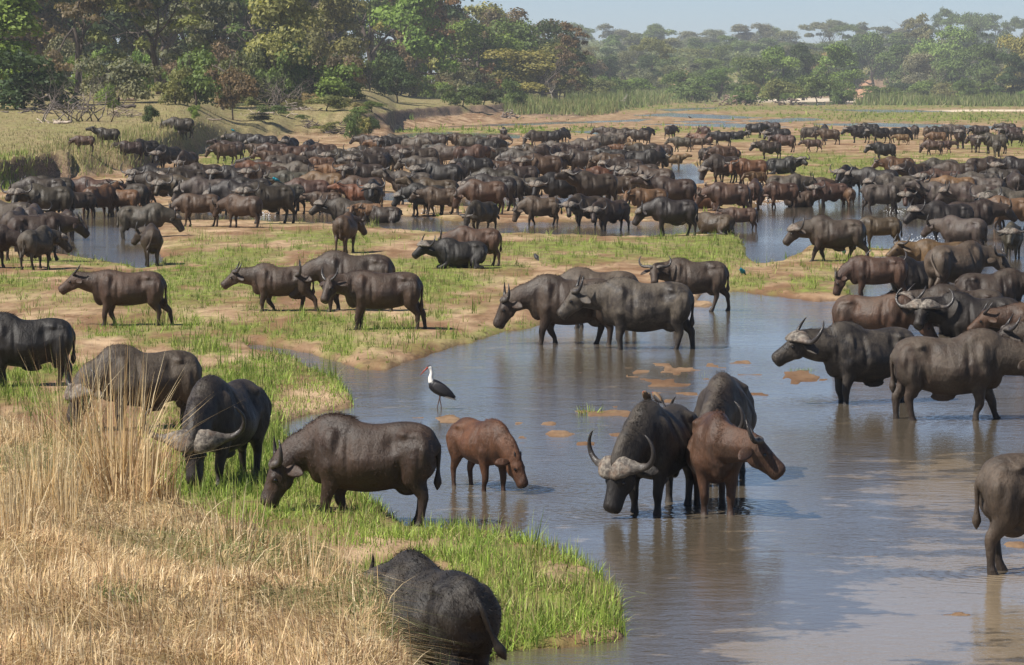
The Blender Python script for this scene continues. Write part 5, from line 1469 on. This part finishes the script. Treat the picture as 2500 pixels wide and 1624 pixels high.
for row in HERD:
    px, top, hd, code, lab = row[:5]
    sx, pose, col = code
    if pose == 'e': pose = rg.choice('nd')
    if lab is None and pose in 'nd': pose = rg.choice('nnnddpcwuq')
    if lab is None: hd += rg.uniform(-16, 16)
    if lab is None and rg.random() < .12: col = 'r' if sx in 'CY' else col; code = code[:2] + col
    elif lab is None and rg.random() < .3: col = {'k': 'd', 'd': 'b', 'b': 'd', 'g': 'd', 'r': 'r', 'o': 'o'}[col]; code = code[:2] + col
    s = SIZE[sx] * rg.uniform(.95, 1.04)
    if pose in 'xy': bh = 1.02 * s
    else: bh = 1.47 * s
    if len(row) > 5:
        foot = row[5]
        d, z = ground_hit(px, foot)
        H = (foot - top) / FPX * d
        s = min(max(H / (1.47 if pose not in 'xy' else 1.0), SIZE[sx] * 0.80), SIZE[sx] * 1.22)
    else:
        k = bh / CAMH
        foot = (top - HOR * k) / (1 - k)
        d, z = ground_hit(px, foot)
    z = max(z, -0.12)
    if pose in 'xy': z += -0.02
    q = put_buffalo(lib(sx, pose, rg.randrange(3 if pose in 'ndcp' else 1)), ((px - 1250) / FPX * d, d, z - 0.012), R(hd + rg.uniform(-4, 4)), s, tuple(c * rg.uniform(.88, 1.15) for c in HCOL[col]), HMUD[col] * rg.uniform(.5, 1.2), far=(top < 560))
    tag(q, lab, 'buffalo', 'buffalo of the great herd in the river')
    done.append([q, px, top, hd, code, lab])
# labels of the crowd: look, heading, and the nearest buffalo that has a name of its own
seen = {}
marks = [(e[1], e[2], e[5]) for e in done if e[5]]
short = {
    1646: 'the lone ginger calf by the small pool', 1106: 'the ginger-brown calf in the upper herd', 1160: 'the striding black bull in the centre', 1000: 'the cow stretching her muzzle up', 912: 'the black bull facing the camera',
    1230: 'the lone bull facing the camera far back', 1662: 'the grey cow clear on the sand', 1272: 'the big grey-brown cow in mid stream', 1352: 'the dark pale-horned buffalo', 1640: 'the dark bull with raised head', 1521: 'the three close ginger calves', 1767: 'the young red-brown backswept-horned buffalo',
    1772: 'the black heavy-horned bull at the pool', 1876: 'the clear-standing bull with white-tipped horns', 2201: 'the bright ginger calf on the far sand', 2343: 'the far right bull facing the camera', 2156: 'the lone black bull on the green strip', 2330: 'the orange-brown back in the right crowd',
    2312: 'the great black bull wading left', 2247: 'the brown bull with tall upright horns', 390: 'the dark bull striding left', 505: 'the grey-brown pale-bossed bull', 784: 'the reddish young one in the left herd', 590: 'the black bull with the turquoise bird', 627: 'the young brown one below the path', 505.5: '',
    698: 'the grey bull with a bird on its neck', 815: 'the young reddish one in the herd gap', 1036: 'the black bull with curled horns', 1638: 'the buffalo clear behind the herd', 2028: 'the brown buffalo with pale upright horns', 188: 'the upright-horned young one in the left stream', 92: 'the grey bull with ringed horns at left', 1922: 'the big grey buffalo by the pool',
    2432: 'the grey rump on the green strip', 2022: 'the brown buffalo behind the walking calf', 2380: 'the crossed-horned bull in the right crowd', 410: 'the black bull on the bank path', 1450: 'the bull lifting its nose', 1368: 'the black bull with turned pale horn'}
mk = [(e[1], e[2], short[e[1]]) for e in done if e[5] and e[1] in short and not (e[1] == 590 and e[2] > 400)]
loc_of = {}
for e in done:
    if e[5]: continue
    best = sorted(mk, key=lambda m: (m[0] - e[1]) ** 2 + ((m[1] - e[2]) * 2.5) ** 2)[0]
    dx, dy = e[1] - best[0], (e[2] - best[1]) * 2.5
    rel = ('right of' if dx > 0 else 'left of') if abs(dx) > abs(dy) else ('in front of' if dy > 0 else 'behind')
    hd = e[3] % 360
    dr = DIRW[int(((hd + 45) % 360) // 90)]
    base_ = '%s %s %s' % (CW[e[4][2]], SW[e[4][0]], dr)
    key = (base_, rel, best[2])
    loc_of.setdefault(key, []).append((abs(dx) + abs(dy), e))
ORD = ['', 'second ', 'third ', 'fourth ', 'fifth ']
for key, lst in loc_of.items():
    lst.sort(key=lambda t: t[0])
    for i, (_, e) in enumerate(lst):
        e[0]['label'] = ' '.join(('%s, %s%s %s' % (key[0], ORD[min(i, 4)], key[1], key[2])).replace('to the camera', 'to camera').split()[:16])

# ---------------------------------------------------------------- the nearer animals, each in the pose of the photograph
def hero(px, foot, top, hd, label, col, mud, sink=0.10, plane=0.0, s=None, name='buffalo', zroot=None, hair=700, coat=0, **kw):
    kw.setdefault('vox', 0.026)
    if sum(col) > 0.11: col, mud = (col[0] * 1.06, col[1] * 0.92, col[2] * 0.80), min(mud, 1.0) * 0.55
    p = at(px, foot, plane)
    d = p.y
    zz = plane - sink if zroot is None else zroot
    H = (foot - top) / FPX * d + (plane - zz)
    hh = 1.0 if kw.get('lie') else 1.47
    sc_ = s if s else min(max(H / hh, 0.55), 1.22)
    pr = buffalo_parts(**kw)
    q = put_buffalo(pr, (p.x, p.y, zz), R(hd), sc_, col, mud)
    if hair: fur(q, pr, hair, 0.05, [c * 0.7 for c in col], MANE, int(px))
    if coat: fur(q, pr, coat, 0.045, [c * 0.9 for c in col], lambda co, no: (no[:, 2] > -0.5) * 1.0 * (co[:, 2] > 0.4) * (co[:, 0] < 0.9), int(px) + 1, 'coat', 0.005)
    tag(q, label, 'buffalo', 'buffalo in the nearer shallows and on the sandbar')
    return q, sc_
Kc, Dc, Bc, Gc, Rc = HCOL['k'], HCOL['d'], HCOL['b'], HCOL['g'], HCOL['r']
hero(2035, 651, 528, 181, 'striding bull with a huge pale boss on the sandbar by the pool', (0.058, 0.043, 0.032), .8, sink=-0.06, sex='bull', neck=(-6, 8), head=(-42, 10), step=(0.30, -0.12, -0.30, 0.34), tail=0.05)
hero(305, 812, 682, 184, 'young brown buffalo with straight upright horns walking left on the grass', (0.075, 0.046, 0.032), .3, sink=-0.06, sex='young', neck=(14, 0), head=(-28, 0), step=(0.10, -0.16, -0.02, -0.38), tail=-0.1, s=0.92)
hero(680, 776, 642, 184, 'brown cow walking left across the green sandbar with her tail out', (0.079, 0.054, 0.040), .5, sink=-0.06, sex='cow', neck=(4, 0), head=(-30, 4), step=(0.08, -0.30, -0.34, 0.14), tail=0.3, belly=.8)
hero(858, 776, 662, 181, 'dark cow with lowered head, half behind the horned young cow', (0.058, 0.039, 0.029), .4, sink=-0.06, sex='cow', neck=(-30, 4), head=(-54, 4), step=(0.1, -0.1, -0.15, 0.1), horn=.8, s=1.02)
hero(925, 822, 693, 184, 'young brown cow looking at the camera on the muddy bank', (0.069, 0.045, 0.032), .4, sink=-0.06, sex='young', neck=(6, 34), head=(-46, 56), step=(0.12, 0.0, -0.10, -0.30), belly=1.1, s=0.96)
hero(1385, 840, 669, 182, 'brown cow wading left with lowered head, overlapped by the grey-backed cow', (0.066, 0.046, 0.034), .5, sink=0.12, sex='cow', neck=(-24, 4), head=(-54, 6), step=(0.14, -0.18, -0.05, 0.18), horn=.62, hump=1)
hero(1455, 800, 652, 182, 'grey back rising behind the two wading cows', (0.092, 0.072, 0.055), 1.0, sink=0.10, sex='cow', neck=(-30, 0), head=(-50, 0), horn=.8)
hero(1565, 852, 676, 182, 'big dark cow with a dried-mud back standing in the water facing left', (0.046, 0.035, 0.028), .95, sink=0.14, sex='cow', neck=(2, 0), head=(-38, 3), step=(0.02, -0.02, 0.12, -0.24), horn=.55, belly=1.15)
hero(1690, 760, 629, 182, 'brown cow with upcurled horns facing the camera behind the wading pair', (0.070, 0.049, 0.036), .5, sink=0.02, sex='cow', neck=(6, 50), head=(-34, 84), step=(0.1, -0.1, 0.22, -0.26), tail=0.1)
hero(2135, 745, 652, 182, 'reddish brown cow grazing left at the water edge of the spit', (0.084, 0.046, 0.030), .2, sink=-0.02, sex='young', neck=(-50, 4), head=(-66, 0), step=(0.05, -0.05, -0.1, 0.05), s=0.84)
hero(2140, 840, 726, 344, 'brown young buffalo drinking to the right behind the black boss-headed bull', (0.101, 0.057, 0.036), .5, sink=0.30, sex='young', neck=(-42, 0), head=(-50, 0), s=0.95)
hero(2235, 718, 648, 212, 'black bull lying with wide curled horns beside the standing grey cow', Kc, .1, sink=0.10, sex='bull', lie=True, neck=(26, 10), head=(-16, 20), s=1.02)
hero(2340, 728, 617, 40, 'grey muddy cow seen from behind, tail swung over her rump', (0.110, 0.085, 0.064), .9, sink=0.14, sex='cow', neck=(-8, -30), head=(-46, -60), tail=-0.7, s=1.08, step=(0.05, -0.05, .05, -.2))
hero(2425, 735, 672, 8, 'dark buffalo lying with its head to the right at the right edge', Dc, .3, sink=0.25, sex='bull', lie=True, neck=(8, -10), head=(-34, -20), s=1.0)
hero(2380, 842, 725, 184, 'wet black bull with a pale rough boss, looking at the camera', Kc, .15, sink=0.42, sex='bull', neck=(8, 32), head=(-30, 66), s=1.02, step=(0, 0, 0, 0))
hero(2345, 815, 716, 182, 'dark buffalo with a grey horn boss close behind the wet black bull', Dc, .4, sink=0.42, sex='bull', neck=(4, 4), head=(-16, 6), s=1.0)
hero(2535, 850, 736, 185, 'brown buffalo cut by the right edge behind the wet black bull', Bc, .3, sink=0.42, sex='young', neck=(0, 0), head=(-30, 0), s=0.95)
hero(2615, 920, 802, 182, 'buffalo muzzle poking in at the right edge of the picture', Dc, .3, sink=0.30, sex='cow', neck=(-2, 0), head=(-24, 0), s=1.0)
hero(2110, 983, 787, 203, 'massive black bull with a crusted boss holding its head high in profile', (0.026, 0.021, 0.019), .55, sink=0.14, sex='bull', neck=(8, -6), head=(-24, -10), step=(0.05, -0.05, 0.08, -0.04), vox=.022)
hero(2330, 1024, 806, 2, 'huge grey-brown bull walking right out of the picture', (0.069, 0.052, 0.040), .9, sink=0.12, sex='bull', neck=(-14, 0), head=(-50, -6), step=(0.30, -0.10, -0.12, 0.10), tail=0.0, belly=.95, vox=.022)
hero(2592, 1395, 1086, 8, 'rump and hind leg of a grey buffalo at the lower right edge', (0.092, 0.074, 0.059), .5, sink=0.06, sex='cow', neck=(0, 0), head=(-40, 0), tail=0.12, s=1.0, step=(0.1, -.1, .1, -.1), vox=.024)
hero(55, 965, 765, 190, 'black bull at the left edge with its horned head down', (0.018, 0.016, 0.015), .1, sink=-0.05, sex='bull', neck=(-24, 20), head=(-50, 30), vox=.024)
hero(350, 1072, 843, 200, 'mud-caked grey bull head down behind the tall golden reeds', (0.070, 0.056, 0.042), 1.6, sink=-0.05, sex='bull', neck=(-50, 4), head=(-62, 10), vox=.024)
hero(545, 1205, 915, 250, 'great dark bull grazing towards the camera with a broad scarred boss', (0.035, 0.026, 0.022), .35, sink=-0.05, sex='bull', neck=(-50, 14), head=(-70, 22), step=(0.12, -0.10, 0.1, -0.25), horn=1.08, vox=.020)
hero(890, 1282, 1037, 171, 'wet dark brown cow grazing over the green bank, shaggy neck', (0.055, 0.035, 0.026), .25, sink=0.05, sex='cow', neck=(-44, 6), head=(-58, 20), step=(0.1, -0.1, 0.0, 0.1), s=0.96, horn=.55, belly=1.0, tail=.0, vox=.022, hair=1800, coat=1500)
hero(1180, 1194, 1012, 300, 'reddish brown calf drinking in the shallows before the stork', (0.119, 0.054, 0.026), .12, sink=0.10, sex='calf', neck=(-56, 18), head=(-56, 24), step=(0.06, -0.10, 0.04, -0.06), vox=.022)
hero(1605, 1244, 976, 247, 'black bull with a grey helmet boss drinking, two birds on its back', (0.026, 0.021, 0.018), .45, sink=0.10, sex='bull', neck=(-54, -18), head=(-62, -22), horn=.88, step=(0.06, -0.04, 0.1, -0.1), vox=.020)
hero(1768, 1165, 908, 262, 'dark buffalo drinking behind the pair of nearer ones', (0.042, 0.030, 0.024), .5, sink=0.12, sex='bull', neck=(-44, -24), head=(-60, -34), vox=.024)
hero(1745, 1248, 1010, 272, 'brown cow facing the camera with her head turned sharply right', (0.100, 0.054, 0.034), .2, sink=0.10, sex='cow', neck=(-6, 62), head=(-34, 84), step=(0.05, -0.03, 0.05, -0.1), s=0.95, horn=.62, vox=.020)
hero(1050, 1720, 1325, 118, 'shaggy black buffalo with its back to the camera below the dry grass', (0.021, 0.018, 0.017), .25, sink=0.06, sex='cow', neck=(-20, 34), head=(-40, 44), s=0.93, horn=.8, tail=-0.5, vox=.022, coat=9000)
# ---------------------------------------------------------------- birds, splashes
FE = {k: flat('feathers_' + k, c, r_, .4) for k, c, r_ in [('black', (0.012, 0.011, 0.014), .45), ('white', (0.72, 0.70, 0.66), .7), ('brown', (0.16, 0.10, 0.055), .7), ('blue', (0.0, 0.20, 0.26), .3), ('dark', (0.03, 0.028, 0.03), .6)]}
BILL = flat('red_bill', (0.30, 0.05, 0.03), .4); LEGM = flat('bird_leg', (0.10, 0.06, 0.05), .6)
def stork(px, py, label, hd=180, scale=1.0):
    p = at(px, py, 0.0)
    t = empty('stork', (p.x, p.y, -0.10), R(hd), scale); tag(t, label, 'stork')
    mb = MB(); mb.tube([((0.17, 0, .58), .03, .03), ((0.13, 0, .56), .075, .09), ((0.04, 0, .50), .10, .115), ((-0.08, 0, .43), .095, .105), ((-0.20, 0, .37), .055, .06), ((-0.27, 0, .335), .015, .015)], 14, sub=3); mb.obj('body', FE['black'], t)
    mb = MB(); mb.tube([((0.13, 0, .58), .058, .058), ((0.145, 0, .66), .040, .044), ((0.13, 0, .74), .030, .032), ((0.14, 0, .81), .028, .030), ((0.165, 0, .845), .03, .032), ((0.19, 0, .85), .02, .02)], 12, ref=(1, 0, 0), sub=3); mb.obj('neck', FE['white'], t)
    mb = MB(); mb.ball((0.175, 0, .862), (.036, .026, .018)); mb.obj('cap', FE['black'], t)
    mb = MB(); mb.tube([((0.19, 0, .85), .016, .018), ((0.26, 0, .785), .010, .012), ((0.335, 0, .70), .003, .003)], 8); mb.obj('bill', BILL, t)
    for s in (-1, 1):
        mb = MB(); mb.tube([((0.10, s * .075, .555), .02, .05), ((0.0, s * .098, .49), .02, .085), ((-0.14, s * .085, .41), .018, .07), ((-0.28, s * .04, .315), .008, .022)], 10, sub=3); mb.obj('wing', FE['dark'] if s > 0 else FE['black'], t)
        mb = MB(); mb.tube([((-0.02, s * .045, .42), .022, .022), ((-0.01, s * .045, .30), .010, .010), ((-0.005 - .03 * s, s * .045, .16), .0075, .0075), ((0.0 - .03 * s, s * .045, 0.0), .007, .007)], 8, ref=(1, 0, 0)); mb.obj('leg', LEGM, t)
        mb = MB(); mb.ball((0.18, s * .027, .847), .006); mb.obj('eye', EYE, t)
    mb = MB(); mb.tube([((-0.10, 0, .345), .04, .03), ((-0.20, 0, .315), .045, .028), ((-0.30, 0, .275), .02, .012)], 10, sub=2); mb.obj('tail', FE['white'], t)
    return t
stork(1072, 1000, 'black and white stork with a red bill standing alone in the shallow water', 184, 0.95)
stork(1996, 262, 'tiny distant stork on the flats before the white sand', 90, 1.15)
def bird(loc, label, hd, body, wing, scale=1.0, name='small_bird', bill=(0.25, 0.06, 0.03)):
    t = empty(name, loc, R(hd), scale); tag(t, label, 'bird')
    mb = MB(); mb.tube([((0.085, 0, .125), .012, .012), ((0.075, 0, .115), .026, .028), ((0.045, 0, .095), .032, .036), ((0.0, 0, .065), .038, .042), ((-0.05, 0, .045), .024, .024), ((-0.07, 0, .035), .01, .01)], 10, sub=2); mb.obj('body', FE[body], t)
    mb = MB(); mb.tube([((-0.05, 0, .045), .016, .010), ((-0.10, 0, .02), .018, .007), ((-0.16, 0, -.01), .010, .004)], 8); mb.obj('tail', FE[wing], t)
    for s in (-1, 1):
        mb = MB(); mb.tube([((0.03, s * .03, .09), .008, .02), ((-0.03, s * .036, .065), .009, .026), ((-0.10, s * .018, .025), .004, .008)], 8, sub=2); mb.obj('wing', FE[wing], t)
        mb = MB(); mb.tube([((0.005, s * .014, .04), .006, .006), ((0.01, s * .016, -0.005), .004, .004)], 6, ref=(1, 0, 0)); mb.obj('leg', LEGM, t)
    mb = MB(); mb.tube([((0.095, 0, .125), .008, .008), ((0.125, 0, .118), .002, .002)], 6); mb.obj('bill', BILL, t)
    return t
def on_ground(px, py, label, hd, body, wing, sc_=1.0):
    d, z = ground_hit(px, py); bird(((px - 1250) / FPX * d, d, z + 0.005), label, hd, body, wing, sc_)
on_ground(1813, 672, 'turquoise starling standing on the sand spit by itself', 240, 'blue', 'blue', 1.5)
on_ground(2061, 622, 'turquoise starling on the sandbar under the striding bull', 260, 'blue', 'blue', 1.4)
on_ground(1309, 636, 'dark glossy starling on the sandbar right of the brown cow', 110, 'dark', 'dark', 1.5)
on_ground(1684, 290, 'small dark bird on the far mud flat', 180, 'dark', 'dark', 3.0)
def on_back(prefix, lx, ly, label, hd, body, wing, sc_=1.0):
    """perches on the animal whose label starts with prefix, over the point lx, ly of its own plan"""
    for o in bpy.data.objects:
        if o.parent is None and o.name.startswith('buffalo') and str(o.get('label', '')).startswith(prefix):
            b = [c for c in o.children if c.name.split('.')[0] == 'body'][0].data
            n_ = len(b.vertices); co = np.empty(n_ * 3, dtype=np.float32); b.vertices.foreach_get('co', co); co = co.reshape(-1, 3)
            k = np.where((co[:, 0] - lx) ** 2 + (co[:, 1] - ly) ** 2 < 0.05 ** 2)[0]
            if len(k) == 0: return
            i = k[np.argmax(co[k, 2])]
            m = Matrix.LocRotScale(o.location, o.rotation_euler, o.scale)
            p = m @ Vector(co[i])
            bird(p + Vector((0, 0, 0.0)), label, hd, body, wing, sc_, 'oxpecker' if body == 'brown' else 'small_bird')
            return
on_back('black bull with a grey helmet boss', 0.20, -0.10, 'brown bird clinging to the left of the drinking bull back', 250, 'brown', 'brown', 1.15)
on_back('black bull with a grey helmet boss', 0.12, 0.10, 'brown bird with a pale nape in the middle of the drinking bull back', 120, 'brown', 'dark', 1.15)
on_back('black bull with a turquoise bird', 0.60, 0.0, 'turquoise bird perched on the neck of a black bull at the bank path', 200, 'blue', 'blue', 1.8)
on_back('grey bull walking to the camera', 0.55, 0.0, 'turquoise bird perched on the neck of the approaching grey bull', 200, 'blue', 'blue', 1.6)
# splashes thrown up by hooves and horns
SPL = NT('splash'); SPL.base((0.85, 0.88, 0.9)).set(Roughness=0.15)
def splash(px, py, w_, h_, n, label, seed):
    rs = np.random.RandomState(seed); d = at(px, py, 0).y; x = at(px, py, 0).x
    mb = MB()
    for k in range(n):
        q = rs.rand() ** 1.5
        mb.ball((x + rs.normal() * w_ * .35, d + rs.normal() * .25, q * h_ * rs.uniform(.3, 1) + .01), rs.uniform(.006, .022), 5, 4)
    o = mb.obj('splash', SPL.m); tag(o, label, 'water spray', None, 'stuff')
splash(642, 528, 0.7, 0.5, 120, 'white splash of water at the hooves of the grey bull', 3)
splash(1882, 500, 1.9, 1.0, 320, 'spray of water thrown up by the lowered horns in the right stream', 4)
splash(1040, 526, 0.5, 0.45, 90, 'small splash at the stepping cow forefeet in mid stream', 5)
splash(2190, 520, 0.6, 0.25, 70, 'small splash at the hooves of the large grey cow', 6)
splash(2255, 590, 1.2, 0.4, 90, 'drops of water before the great black bull', 7)
